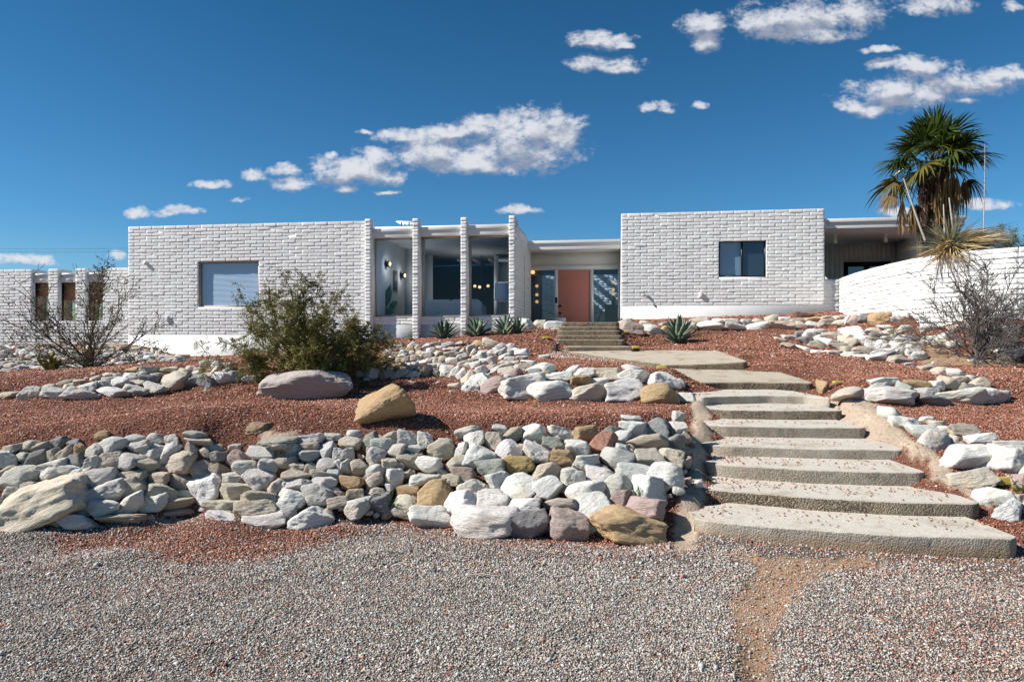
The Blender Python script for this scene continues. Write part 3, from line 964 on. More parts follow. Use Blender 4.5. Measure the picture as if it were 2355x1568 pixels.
def block_courses(mb, u0, u1, z0, z1, mapf, openings=(), L=0.412, course=0.1016, seed=0, depth=0.0075, first=0.0, res=0.055):
    rng = np.random.default_rng(seed)
    n = max(1, round((z1 - z0) / course)); c = (z1 - z0) / n
    for r in range(n):
        za = z0 + r * c; zm = za + c / 2
        cuts = [(a, b) for a, b, p, q in openings if p - .02 < zm < q + .02]
        cut = u0 + first + (-(L / 2) if r % 2 else 0) - L
        joints = []
        while cut < u1 + L:
            joints.append(cut); cut += L
        for a, b in zip(joints[:-1], joints[1:]):
            a, b = a + rng.normal(0, .004), b + rng.normal(0, .004)
            for p, q in subtract(max(a, u0), min(b, u1), cuts):
                if q - p < .03: continue
                ns, nt = max(3, int((q - p) / res)) + 1, 6
                s = np.linspace(0, 1, ns); t = np.array([0, .08, .24, .60, .90, 1.0])
                ej = min(.012 / (q - p), .2)
                s = np.r_[0, ej, s[1:-1][(s[1:-1] > ej * 1.5) & (s[1:-1] < 1 - ej * 1.5)], 1 - ej, 1]
                S, T = np.meshgrid(s, t)
                g = 0.004
                uu = p + g / 2 + S * (q - p - g)
                pos = np.stack([uu.ravel() * 3.1 + seed, (za + T * c).ravel() * 9, np.full(uu.size, seed * 1.7 + r)], 1)
                nz = fbm(pos * 1.3, 2, seed % 50 + 3).reshape(uu.shape)
                sag = fbm(np.stack([uu.ravel() * 5, np.full(uu.size, r * 3.3 + seed), pos[:, 2]], 1), 2, 19).reshape(uu.shape)
                prof = np.array([-.15, .80, 1.0, .92, .80, .10])[:, None] * np.ones_like(S)
                edge = np.where((S > 0) & (S < 1), 1.0, 0.0)
                d = depth * prof * np.where(edge > .5, 1.0, .15) * (1 + rng.normal(0, .24)) + (S - .5) * rng.normal(0, .003) + depth * .75 * nz * (prof > 0)
                zz = za + T * c + np.where((T > .05) & (T < .2), -.010 + sag * .013, 0) + np.where(T > .8, sag * .005, 0)
                V = mapf(uu.ravel(), zz.ravel(), d.ravel())
                i = np.arange(uu.size).reshape(uu.shape)
                Q = np.stack([i[:-1, :-1], i[:-1, 1:], i[1:, 1:], i[1:, :-1]], -1).reshape(-1, 4)
                mb.add(V, Q)


def wall_body(mb, u0, u1, o, z0, z1, openings=(), th=0.24):
    us = sorted({u0, u1, *[v for a, b, _, _ in openings for v in (a, b) if u0 < v < u1]})
    for a, b in zip(us[:-1], us[1:]):
        cuts = [(p, q) for x, y, p, q in openings if x <= a + 1e-6 and y >= b - 1e-6]
        for p, q in subtract(z0, z1, cuts):
            mb.hbox(a, b, o, o + th, p, q)


def flat(o):
    def f(u, z, d):
        return np.array([HW(a, o - e, b) for a, b, e in zip(u, z, d)])
    return f


def side(u, sgn):
    """face of a wall that runs into the house at constant u; positions along o"""
    def f(s, z, d):
        return np.array([HW(u + sgn * e, a, b) for a, b, e in zip(s, z, d)])
    return f


def window(house, u0, u1, z0, z1, o, frame_mat, glass_mat_, fw=0.05, fd=0.06, mull=(), label=None, name='window'):
    m = MB()
    m.hbox(u0, u0 + fw, o, o + fd, z0, z1); m.hbox(u1 - fw, u1, o, o + fd, z0, z1)
    m.hbox(u0 + fw, u1 - fw, o, o + fd, z0, z0 + fw); m.hbox(u0 + fw, u1 - fw, o, o + fd, z1 - fw, z1)
    for f in mull:
        uc = u0 + (u1 - u0) * f
        m.hbox(uc - fw * .5, uc + fw * .5, o + .004, o + fd - .004, z0 + fw, z1 - fw)
    w = m.build(name, frame_mat, house)
    if label: w['label'] = label
    g = MB()
    g.add([HW(u, o + fd * .55, z) for u, z in ((u0 + fw * .5, z0 + fw * .5), (u1 - fw * .5, z0 + fw * .5), (u1 - fw * .5, z1 - fw * .5), (u0 + fw * .5, z1 - fw * .5))], [[0, 1, 2, 3]])
    pane = g.build('pane', glass_mat_, w)
    return w


def loc_of(u, o, z): return tuple(HW(u, o, z))


def fix_children():
    """child meshes were written in world coordinates relative to their parents' origins; nothing more to do"""


def build_house():
    house = empty('house', loc_of(8, 0, 2.0), 'long white painted block house with three tall windows and a coral front door', 'house')
    # ---- left wing
    u1 = hu(840, 0)
    zb, zt = 1.79, 5.19
    wl0, wl1 = hu(455.5, 0), hu(595.5, 0)
    wz1, wz0 = hzv(525, 600, 0), hzv(525, 706, 0)
    ops = [(wl0, wl1, wz0, wz1)]
    m = MB()
    wall_body(m, 0, u1, 0, zb, zt, ops)
    m.hbox(0, .24, .24, 4.0, zb, zt)
    block_courses(m, 0, u1, zb, zt, flat(0), ops, seed=3)
    # flat cap course
    w = m.build('brick_wall', M['white'], house)
    m = MB(); m.hbox(.002, u1 + .0, -.012, .24, .2, zb - .002); m.hbox(0.002, .24, .24, 4, .2, zb - .002)
    m.build('stucco_base', M['stucco'], house)
    m = MB(); m.hbox(.24, u1 + .2, .24, 7.2, 4.6, 4.9); m.build('roof', M['soffit'], house)
    win = window(house, wl0, wl1, wz0, wz1, .05, M['tan_frame'], M['glass_blind'], .055, .06, label='wide window with white blinds closed behind the glass', name='window')
    m = MB()
    n = 34
    for k in range(n):
        z = wz0 + .06 + (wz1 - wz0 - .12) * (k + .5) / n
        hh = (wz1 - wz0 - .12) / n
        a = [HW(u, o, zz) for o, zz in ((.130, z - hh * .56), (.147, z + hh * .56)) for u in (wl0 + .06, wl1 - .06)]
        m.add(a, [[0, 1, 3, 2]])
    m.build('blind', M['blind'], win)
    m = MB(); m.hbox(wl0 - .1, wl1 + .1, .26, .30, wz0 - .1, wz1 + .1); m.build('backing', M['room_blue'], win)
    # small fixtures on the left wing
    u, z = hp(336.5, 605, 0)
    m = MB(); m.lathe([(0.001, .05), (.055, .05), (.06, .035), (.06, -.02)], (0, 0, 0), 20, 'y')
    V = m.V[0]; m.V = [np.array([HW(u + a, -.03 - b * -1 if False else b - .03, z + c) for a, b, c in V])]
    m.build('round_vent', M['white'], house, True)
    u, z = hp(386, 733, 0)
    m = MB(); m.hbox(u - .035, u + .035, -.06, .0, z - .09, z + .09); m.build('outlet_cover', M['white'], house, bevel=.008)
    # ---- piers with scooped tops, beams, tall windows
    PX = [(839.7, 853), (949.1, 962.6), (1059.8, 1073.2), (1170.6, 1184.2)]
    PT = [503.5, 502.5, 499.8, 495.8]
    FO, GO, PO, LO = -.02, .21, -.13, .10
    pu = [(hu(a, PO), hu(b, PO)) for a, b in PX]
    fas = []
    for k in range(3):
        c = (PX[k][1] + PX[k + 1][0]) / 2
        yt = [525.5, 521.5, 517.5][k]; yb = [545.5, 542, 539.5][k]
        fas.append((hzv(c, yt, FO), hzv(c, yb, FO)))
    ftop = sum(f[0] for f in fas) / 3; fbot = sum(f[1] for f in fas) / 3
    sill = hzv(1015, 727.5, GO)
    for k, (a, b) in enumerate(pu):
        top = hzv((PX[k][0] + PX[k][1]) / 2, PT[k], PO)
        prof = [(PO, 1.3), (PO, top - .02), (PO + .02, top), (PO + .15, top), (PO + .19, top - .03), (PO + .23, top - .12), (PO + .30, ftop + .10), (PO + .40, ftop + .04), (PO + .52, ftop + .005), (.62, ftop + .005), (.62, 1.3)]
        if k == 3: prof = [(PO, 1.3), (PO, top - .02), (PO + .02, top), (PO + .2, top), (1.0, 5.03), (2.2, 4.90), (3.0, 4.86), (4.0, 4.84), (4.0, 1.3)]
        n = len(prof)
        V = [HW(a, o, z) for o, z in prof] + [HW(b, o, z) for o, z in prof]
        m = MB()
        m.add(V, [[i, (i + 1) % n, n + (i + 1) % n, n + i] for i in range(n)])
        me_f = [list(range(n))[::-1], list(range(n, 2 * n))]
        for f in me_f:                                                # fan caps from the lower back corner
            m.T.append(np.array([[f[0], f[i], f[i + 1]] for i in range(1, n - 1)]) if False else np.array([[f[i], f[i + 1], f[(n - 1) if f[0] > f[1] else n - 1]] for i in range(0, n - 2)]))
        zg = 1.45
        block_courses(m, a - .004, b + .004, zg, top - .01, flat(PO), L=.9, seed=40 + k, depth=.016, first=.45 if k % 2 else -.2, res=.045)
        if k == 3:                                                    # long side wall towards the entry: courses follow into the recess
            block_courses(m, PO + .02, 3.92, 1.55, 4.82, side(b, 1), [(2.02, 2.16, 1.95, 4.35)], seed=51, depth=.012)
        p = m.build('pier', M['white'], house)
        if k == 3: p['label'] = 'last pier that runs back as the entry side wall'
    m = MB(); m.hbox(pu[3][1] - .003, pu[3][1] + .004, 2.03, 2.15, 1.95, 4.35)
    m.build('slit_window', M['dark_frame'], house)
    for k in range(3):
        a, b = pu[k][1], pu[k + 1][0]
        m = MB()
        m.hbox(a - .01, b + .01, FO, FO + .30, fas[k][1], fas[k][0] - .10)
        m.hbox(a - .01, b + .01, FO - .035, FO + .30, fas[k][0] - .098, fas[k][0])
        m.build('fascia', M['trim'], house, bevel=.006)
        w = window(house, a + .0, b - .0, sill, fas[k][1], GO, M['tan_frame'], M['glass'], .045, .06, name='window')
        w['label'] = ['tall fixed pane showing a white wall and houseplant', 'tall fixed pane showing a white sofa back', 'tall fixed pane showing a floor lamp and globes'][k]
        zl = sill - .245
        m = MB(); m.hbox(a, b, LO, LO + .3, 1.2, sill - .034)
        m.hbox(a, b, LO - .02, GO, sill - .03, sill)
        block_courses(m, a, b, zl, sill - .03, flat(LO), seed=60 + k, L=.42, depth=.012)
        m.build('sill_wall', M['white'], house)
        m = MB(); m.hbox(a, b, LO - .012, LO - .002, 1.1, zl - .002); m.build('stucco_base', M['stucco'], house)
    # living room behind the glass
    ua, ub, zf, zc = pu[0][1] + .02, pu[3][0] - .02, sill - .28, fas[1][1] + .10
    m = MB()
    m.hbox(ua - .12, ua, GO + .1, 3.4, zf, zc)                          # white side wall
    m.hbox(ua, hu(957, 3.4), 3.4, 3.5, zf, zc)                          # return at its end
    ud = hu(994, 5.0)
    m.hbox(hu(960, 5.0), ud, 5.0, 5.1, zf, zc)
    m.build('room_wall', M['room'], house)
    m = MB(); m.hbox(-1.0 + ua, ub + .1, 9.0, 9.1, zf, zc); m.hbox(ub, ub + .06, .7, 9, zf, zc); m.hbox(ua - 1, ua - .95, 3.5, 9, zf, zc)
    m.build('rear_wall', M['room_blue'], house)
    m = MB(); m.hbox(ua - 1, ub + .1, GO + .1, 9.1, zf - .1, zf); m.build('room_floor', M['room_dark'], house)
    m = MB(); m.hbox(ua - 1, ub + .2, FO + .31, 9.1, zc, zc + .25); m.build('ceiling', M['room'], house)
    m = MB()
    u, z = hp(889, 600, 1.6)
    m.hbox(ua, ua + .012, 1.55, 1.85, hzv(905, 616, 1.7), hzv(905, 602, 1.7)); m.build('air_vent', M['white'], house)
    # bookcase wall seen in the third pane
    ba, bb = hu(1136, 5.2), ub
    m = MB()
    zq = [hzv(1150, y, 5.2) for y in (785, 738, 690, 651, 598)]
    m.hbox(ba, ba + .16, 5.2, 5.7, zf, zq[4] + .15); m.hbox(ba + .16, bb, 5.55, 5.7, zf, zq[4] + .15)
    for q in zq[1:]: m.hbox(ba + .16, bb, 5.2, 5.55, q - .05, q + .05)
    bc = m.build('bookcase', M['room'], house)
    # ---- entry: beam, soffit, door wall
    EO, DO = 2.95, 3.87
    ea, eb = pu[3][1] + .01, hu(1428, 1.95)
    z1, z0 = hzv(1320, 552.5, EO), hzv(1320, 573.5, EO)
    m = MB(); m.hbox(ea, eb, EO, EO + .15, z0, z1 - .10); m.hbox(ea, eb, EO - .04, EO + .15, z1 - .098, z1)
    m.build('fascia', M['trim'], house, bevel=.006)['label'] = 'fascia over the entry'
    m = MB(); m.hbox(ea, eb, EO + .15, 6.2, z0 + .015, z0 + .2); m.hbox(ea - 1, eb + 1, 6.2, 6.4, z0 - .5, z0 + .2); m.build('soffit', M['soffit'], house)
    X = lambda px: hu(px, DO)
    Z = lambda py: hzv(1320, py, DO)
    zd = 2.06
    head = Z(620.5)
    m = MB()
    m.hbox(ea, eb, DO, DO + .12, Z(610) + .003, z0 + .012)              # panel above the door
    m.build('transom_panel', M['soffit'], house)
    m = MB()
    m.hbox(ea, eb, DO - .03, DO + .12, head, Z(610))
    for a, b in ((ea, X(1220)), (1275.6, 1283), (1357.2, 1365), (1421, None)):
        a = X(a) if a > 100 else a
        b = eb if b is None else (X(b) if b > 100 else b)
        m.hbox(a, b, DO - .03, DO + .12, zd, head - .002)
    m.build('door_frame', M['trim'], house)
    m = MB(); m.hbox(X(1283) + .003, X(1357.2) - .003, DO + .01, DO + .06, zd, head - .006)
    door = m.build('door', M['coral'], house, bevel=.004)
    door['label'] = 'flat coral front door'
    for y in (1.33, 1.17):
        pass
    for py in (703.5, 721):
        u, z = hp(1288, py, DO)
        m = MB(); m.lathe([(.0, 0), (.05, 0), (.052, .012), (.03, .02), (.03, .05), (.045, .06), (.04, .085), (.0, .09)], (0, 0, 0), 20)
        V = m.V[0]; m.V = [np.array([HW(u + a, DO + .01 - c, z + b) for a, b, c in V])]
        m.build('handle' if py > 710 else 'deadbolt', M['black'], door, True)
    u, z = hp(1279.5, 690.5, DO)
    m = MB(); m.hbox(u - .04, u + .04, DO - .055, DO - .03, z - .10, z + .10); m.build('doorbell', M['black'], house, bevel=.006)
    for a, b in ((1220, 1275.6), (1365, 1421)):
        m = MB(); m.add([HW(u, DO + .05, z) for u, z in ((X(a), zd), (X(b), zd), (X(b), head), (X(a), head))], [[0, 1, 2, 3]])
        m.build('sidelight', M['glass_sky'], house)
    # foyer roof and the sunny court behind it
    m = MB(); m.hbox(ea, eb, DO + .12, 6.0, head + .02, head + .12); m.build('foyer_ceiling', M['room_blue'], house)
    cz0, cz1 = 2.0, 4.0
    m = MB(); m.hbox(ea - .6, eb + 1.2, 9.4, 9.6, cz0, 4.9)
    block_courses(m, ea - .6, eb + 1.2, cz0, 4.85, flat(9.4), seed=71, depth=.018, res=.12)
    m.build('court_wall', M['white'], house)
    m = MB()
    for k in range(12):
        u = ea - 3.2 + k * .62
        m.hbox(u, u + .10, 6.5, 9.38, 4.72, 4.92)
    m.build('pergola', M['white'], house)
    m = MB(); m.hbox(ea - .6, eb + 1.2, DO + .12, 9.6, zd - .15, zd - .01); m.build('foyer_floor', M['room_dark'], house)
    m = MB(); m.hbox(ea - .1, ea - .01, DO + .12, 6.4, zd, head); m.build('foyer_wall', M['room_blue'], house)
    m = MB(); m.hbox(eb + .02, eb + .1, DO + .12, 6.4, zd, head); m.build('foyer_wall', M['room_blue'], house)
    # ---- right wing
    RO = 1.95
    r0, r1 = hu(1429, RO), hu(1896, RO)
    rb, rt = 2.685, 5.565
    q0, q1 = hu(1653, RO), hu(1762.5, RO)
    qz1, qz0 = hzv(1708, 552.5, RO), hzv(1708, 637, RO)
    ops = [(q0, q1, qz0, qz1)]
    m = MB()
    wall_body(m, r0, r1, RO, rb, rt, ops)
    m.hbox(r1 - .24, r1, RO + .24, 5.5, rb, rt)
    n = [(RO + .24, rb), (RO + .24, rt), (RO + .45, rt), (EO + .1, 5.0), (6.0, 4.95), (6.0, rb)]
    V = [HW(r0, o, z) for o, z in n] + [HW(r0 + .24, o, z) for o, z in n]
    m.add(V, [[i, (i + 1) % 6, 6 + (i + 1) % 6, 6 + i] for i in range(6)] + [[0, 1, 2, 5], [2, 3, 4, 5], [6, 11, 8, 7], [8, 11, 10, 9]])
    block_courses(m, r0, r1, rb, rt, flat(RO), ops, seed=9, L=.40)
    m.build('brick_wall', M['white'], house)['label'] = 'right wing wall with a dark framed slider'
    m = MB(); m.hbox(r0 + .002, r1 - .002, RO - .012, RO + .24, 1.7, rb - .002); m.hbox(r0 + .002, r0 + .24, RO + .24, 6, 1.7, rb - .002); m.hbox(r1 - .24, r1 - .002, RO + .24, 5.5, 1.7, rb - .002)
    m.build('stucco_base', M['stucco'], house)
    m = MB(); m.hbox(r0 + .24, r1 - .24, RO + .24, 6.5, 4.75, 4.95); m.build('roof', M['soffit'], house)
    w = window(house, q0, q1, qz0, qz1, RO + .07, M['dark_frame'], M['glass_blind'], .045, .07, (.5,), 'dark framed sliding window with two lights')
    um = (q0 + q1) / 2
    m = MB(); m.add([HW(u, RO + .16, z) for u, z in ((q0, qz0), (um, qz0), (um, qz1), (q0, qz1))], [[0, 1, 2, 3]])
    m.build('roller_shade', simple('shade_cloth', (.34, .42, .46), .8, .04), w)
    m = MB(); m.add([HW(u, RO + .125, z) for u, z in ((um, qz0), (q1, qz0), (q1, qz1), (um, qz1))], [[0, 1, 2, 3]])
    m.build('insect_screen', simple('screen_mesh', (.045, .07, .085), .8, .1), w)
    # hose bib
    u, z = hp(1480.5, 676, RO)
    hb = MB(); hb.tube([HW(u, RO, z), HW(u, RO - .09, z), HW(u, RO - .12, z - .03), HW(u, RO - .125, z - .09)], [.016, .018, .018, .02], 10)
    hose = hb.build('hose_bib', M['brass'], house, True)
    hb = MB(); hb.tube([HW(u, RO - .07, z), HW(u, RO - .075, z + .055)], .008, 8); hb.lathe([(.0, -.008), (.035, -.008), (.038, 0), (.035, .008), (0, .008)], HW(u, RO - .075, z + .06), 16)
    hb.build('valve_wheel', simple('blue_enamel', (.05, .13, .30), .4), hose, True)
    u, z = hp(1611.5, 678, RO)
    m = MB(); m.hbox(u - .045, u + .045, RO - .075, RO, z - .075, z + .075); m.build('outlet_cover', M['white'], house, bevel=.01)
    # ---- carport on the right
    c0, c1 = r1, hu(2219, 2.55)
    CO = 2.55
    z1, z0 = hzv(1950, 502.5, CO), hzv(1950, 525, CO)
    m = MB(); m.hbox(c0, c1, CO, CO + .15, z0, z1 - .11); m.hbox(c0, c1 + .03, CO - .04, CO + .15, z1 - .108, z1); m.hbox(c1 - .15, c1, CO + .15, 6.4, z0, z1)
    m.build('fascia', M['trim'], house, bevel=.006)['label'] = 'long carport fascia'
    m = MB(); m.hbox(c0, c1 - .15, CO + .15, 6.4, z0 + .01, z1 - .02); m.build('soffit', M['soffit'], house)['label'] = 'shaded carport ceiling'
    BO = 6.2
    bw1 = hu(2062, BO)
    d0, d1 = hu(1940, BO), hu(2049, BO)
    dz = hzv(1995, 602, BO)
    m = MB(); wall_body(m, c0 - .5, bw1, BO, 2.0, z0 + .01, [(d0, d1, 1.9, dz)], .15)
    nb = int((bw1 - c0) / .16)
    for k in range(nb):
        a = c0 + k * .16
        za = dz + .06 if d0 - .1 < a < d1 else 2.0
        m.hbox(a + .006, a + .154, BO - .014, BO - .001, za, z0 + .005)
    m.build('siding_wall', M['panel'], house)
    m = MB(); m.hbox(bw1, bw1 + .35, BO - 1.2, BO + .6, 2.0, z0); m.build('column', M['white'], house)
    w = window(house, d0, d1, 2.2, dz, BO + .01, M['dark_frame'], M['glass_dark'], .16, .08, (.5,), 'black framed glass door under the carport', 'patio_door')
    m = MB(); m.hbox(d0, d1, BO + .5, BO + .55, 2.0, dz); m.build('backing', M['room_blue'], w)
    for px, py in ((1921, 549), (1 and 2036.5, 546.5)):
        u, z = hp(px, py, 3.9)
        zt = z0 + .01
        m = MB(); cc = HW(u, 3.9, 0)
        m.lathe([(0, zt), (.09, zt), (.09, zt - .03), (.035, zt - .05), (.04, zt - .16), (.06, zt - .2), (.055, zt - .27), (0, zt - .29)], (cc[0], cc[1], 0), 16)
        m.build('ceiling_light', M['trim'], house, True)
    # low link wall between the house and the curved wall
    s0, s1 = r1 + .004, hu(1932, RO + .12)
    zt = hzv(1912, 642, RO + .12)
    m = MB(); m.hbox(s0, s1, RO + .12, RO + .4, 1.8, zt)
    block_courses(m, s0, s1, 2.40, zt - .02, flat(RO + .12), seed=90, L=.62, depth=.014)
    m.build('link_wall', M['white'], house)
    # ---- wall lights and globes by the door
    u, z = hp(1217.5, 626, DO - .25)
    m = MB(); m.lathe([(0, -.07), (.05, -.05), (.07, 0), (.05, .05), (0, .07)], HW(ea + .10, DO - .25, z), 16); sc = m.build('porch_lamp', M['globe'], house, True)
    m = MB(); m.hbox(ea, ea + .04, DO - .33, DO - .17, z - .11, z + .11); m.build('back_plate', M['trim'], sc)
    return house, dict(pu=pu, GO=GO, zf=zf, zc=zc, ua=ua, ub=ub, DO=DO, ea=ea, eb=eb, RO=RO, zd=zd, head=head, sill=sill, ftop=ftop)


def build_far_wing():
    FW = .55
    w = empty('house_wing', loc_of(-4, FW, 1.6), 'low white block wing with three bronze glass slots beyond the main house', 'house wing')
    zt = 3.97
    zb = 1.2
    L = hu(-140, FW)
    S = [(111, 181.5), (231, 282), (335, 386)]
    sl = [(hu(a * .0 + x0, FW), hu(x1, FW)) for a, (x0, x1) in zip((1, 1, 1), ((82 + 29.4, 111.5), (1, 2), (1, 2)))]
    px = [(73, 112), (134, 174), (197, 236.5)]
    sl = [(hu(a, FW), hu(b, FW)) for a, b in px]
    zs = hzv(150, 740, FW)
    zn = hzv(150, 628, FW)
    ops = [(a, b, zs, 9) for a, b in sl]
    m = MB(); wall_body(m, L, -.003, FW, zb, zt, ops, .6)
    block_courses(m, L, -.003, 1.45, zt, flat(FW), ops, seed=17)
    m.build('brick_wall', M['white'], w)
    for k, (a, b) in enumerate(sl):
        m = MB(); m.hbox(a, b, FW + .07, FW + .3, zn - .30, zn - .061); m.hbox(a, b, FW + .03, FW + .3, zn - .06, zn + .001)
        f = m.build('fascia', M['trim'], w)
        x = window(w, a, b, zs, zn - .30, FW + .14, M['dark_frame'], M['glass_bronze'], .03, .06)
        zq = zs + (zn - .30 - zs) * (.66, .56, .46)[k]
        m = MB(); m.hbox(a + .02, b - .02, FW + .205, FW + .215, zq, zn - .31); m.build('shade', simple('brown_reflection', (.46, .27, .09), .7, .15), x)  # added brown panel: colours the upper glass like a reflection, no real blind
        m = MB(); m.hbox(a, b, FW + .75, FW + .8, zs, zn); m.build('backing', M['room_blue'], x)


def spline(pts, n):
    p = np.asarray(pts, float)
    p = np.concatenate([2 * p[:1] - p[1:2], p, 2 * p[-1:] - p[-2:-1]])
    out = []
    for i in range(1, len(p) - 2):
        for t in np.linspace(0, 1, n, endpoint=i == len(p) - 3):
            a, b, c, d = p[i - 1], p[i], p[i + 1], p[i + 2]
            out.append(.5 * (2 * b + (c - a) * t + (2 * a - 5 * b + 4 * c - d) * t * t + (3 * b - a - 3 * c + d) * t ** 3))
    return np.array(out)


def top_pt(px, py, zt):
    Y = (zt - EYE) * F / (CY - py)
    return ((px - CX) / F * Y, Y)


def build_garden_wall():
    zt = 3.44
    pts = [top_pt(*q, zt) for q in ((1931, 641.5), (1962, 630), (2000, 619), (2050, 606.5), (2100, 596), (2160, 586), (2220, 579), (2290, 573), (2355, 568.5))]
    last = np.array(pts[-1])
    pts += [tuple(last + [1.2, -.35]), tuple(last + [2.6, -.55]), tuple(last + [4.2, -.6])]
    line = spline(pts, 10)
    seg = np.r_[0, np.cumsum(np.linalg.norm(np.diff(line, axis=0), axis=1))]
    tan = np.gradient(line, axis=0); tan /= np.linalg.norm(tan, axis=1)[:, None]
    nor = np.c_[tan[:, 1], -tan[:, 0]]                                  # towards the viewer / left
    cen = np.array([12.5, 17.0])
    if ((line[20] - cen) * nor[20]).sum() < 0: nor = -nor

    def mp(u, z, d):
        x = np.interp(u, seg, line[:, 0]); y = np.interp(u, seg, line[:, 1])
        nx = np.interp(u, seg, nor[:, 0]); ny = np.interp(u, seg, nor[:, 1])
        return np.c_[x + nx * d, y + ny * d, z]
    o = empty('garden_wall', (*line[0], 2.3), 'low curved white block wall sweeping round the patio below the palm', 'garden wall')
    m = MB()
    n = len(line)
    inner = line - nor * .2
    lo, hi = np.full(n, 1.7), np.full(n, zt)
    V = np.concatenate([np.c_[line, lo], np.c_[line, hi], np.c_[inner, hi], np.c_[inner, lo]])
    Q = []
    for k in range(3):
        i = np.arange(n - 1) + k * n
        Q.append(np.stack([i, i + n, i + n + 1, i + 1], -1))
    m.add(V, np.concatenate(Q))
    block_courses(m, 0, seg[-1], 2.0, zt + .004, mp, seed=29, L=.412, depth=.014)
    m.build('block_face', M['white'], o)
    return line, nor, seg, zt

# ------------------------------------------------------------------ stones
def ico(sub):
    t = ICO_T
    V = [(-1, t, 0), (1, t, 0), (-1, -t, 0), (1, -t, 0), (0, -1, t), (0, 1, t), (0, -1, -t), (0, 1, -t), (t, 0, -1), (t, 0, 1), (-t, 0, -1), (-t, 0, 1)]
    Fc = [(0, 11, 5), (0, 5, 1), (0, 1, 7), (0, 7, 10), (0, 10, 11), (1, 5, 9), (5, 11, 4), (11, 10, 2), (10, 7, 6), (7, 1, 8), (3, 9, 4), (3, 4, 2), (3, 2, 6), (3, 6, 8), (3, 8, 9), (4, 9, 5), (2, 4, 11), (6, 2, 10), (8, 6, 7), (9, 8, 1)]
    V = [np.array(v, float) / np.linalg.norm(v) for v in V]
    for _ in range(sub):
        mid, nf = {}, []
        def m(a, b):
            k = (min(a, b), max(a, b))
            if k not in mid:
                p = V[a] + V[b]; V.append(p / np.linalg.norm(p)); mid[k] = len(V) - 1
            return mid[k]
        for a, b, c in Fc:
            ab, bc, ca = m(a, b), m(b, c), m(c, a)
            nf += [(a, ab, ca), (b, bc, ab), (c, ca, bc), (ab, bc, ca)]
        Fc = nf
    return np.array(V), np.array(Fc)


ICO4, ICO3, ICO5 = ico(4), ico(3), ico(5)


def rock_shape(seed, base, sharp=9.0, rough=.055, nplane=13, box=0.0):
    """a stone: soft intersection of half spaces (worn facets), then cracks and lumps; fills a 1 x 1 x 1 box"""
    rng = np.random.default_rng(seed)
    d, _ = base
    N = rng.normal(size=(nplane, 3)); N /= np.linalg.norm(N, axis=1)[:, None]
    N = np.concatenate([N, np.eye(3), -np.eye(3)])
    h = np.r_[rng.uniform(.60, 1.02, nplane), rng.uniform(.82, 1.02, 6)]
    c = np.maximum(d @ N.T, 1e-3)
    r = ((c / h) ** sharp).sum(1) ** (-1 / sharp)
    p = d * r[:, None]
    ph = rng.uniform(0, 50, 3)
    r2 = fbm(p * 1.9 + ph, 3, seed % 97) * rough * 1.7 + fbm(p * 5.5 + ph, 3, seed % 89 + 5) * rough * .8
    st = fbm(p * [1.2, 1.2, 7] + ph, 3, seed % 83)
    r2 += -np.abs(st) * rough * .6 + fbm(p * 16 + ph, 2, seed % 71) * rough * .28
    p = p * (1 + r2)[:, None]
    lo, hi = p.min(0), p.max(0)
    return (p - (lo + hi) / 2) / (hi - lo)


PALETTE = dict(W=(.71, .69, .635), G=(.59, .57, .52), D=(.27, .265, .26), T=(.55, .485, .39), B=(.47, .335, .19), P=(.45, .35, .31), V=(.33, .335, .29), Y=(.50, .375, .175), R=(.38, .20, .155), L=(.16, .09, .07))
CNAME = dict(W='white', G='gray', D='dark gray', T='tan', B='golden brown', P='pinkish', V='greenish gray', Y='ochre yellow', R='brick red', L='dark red')

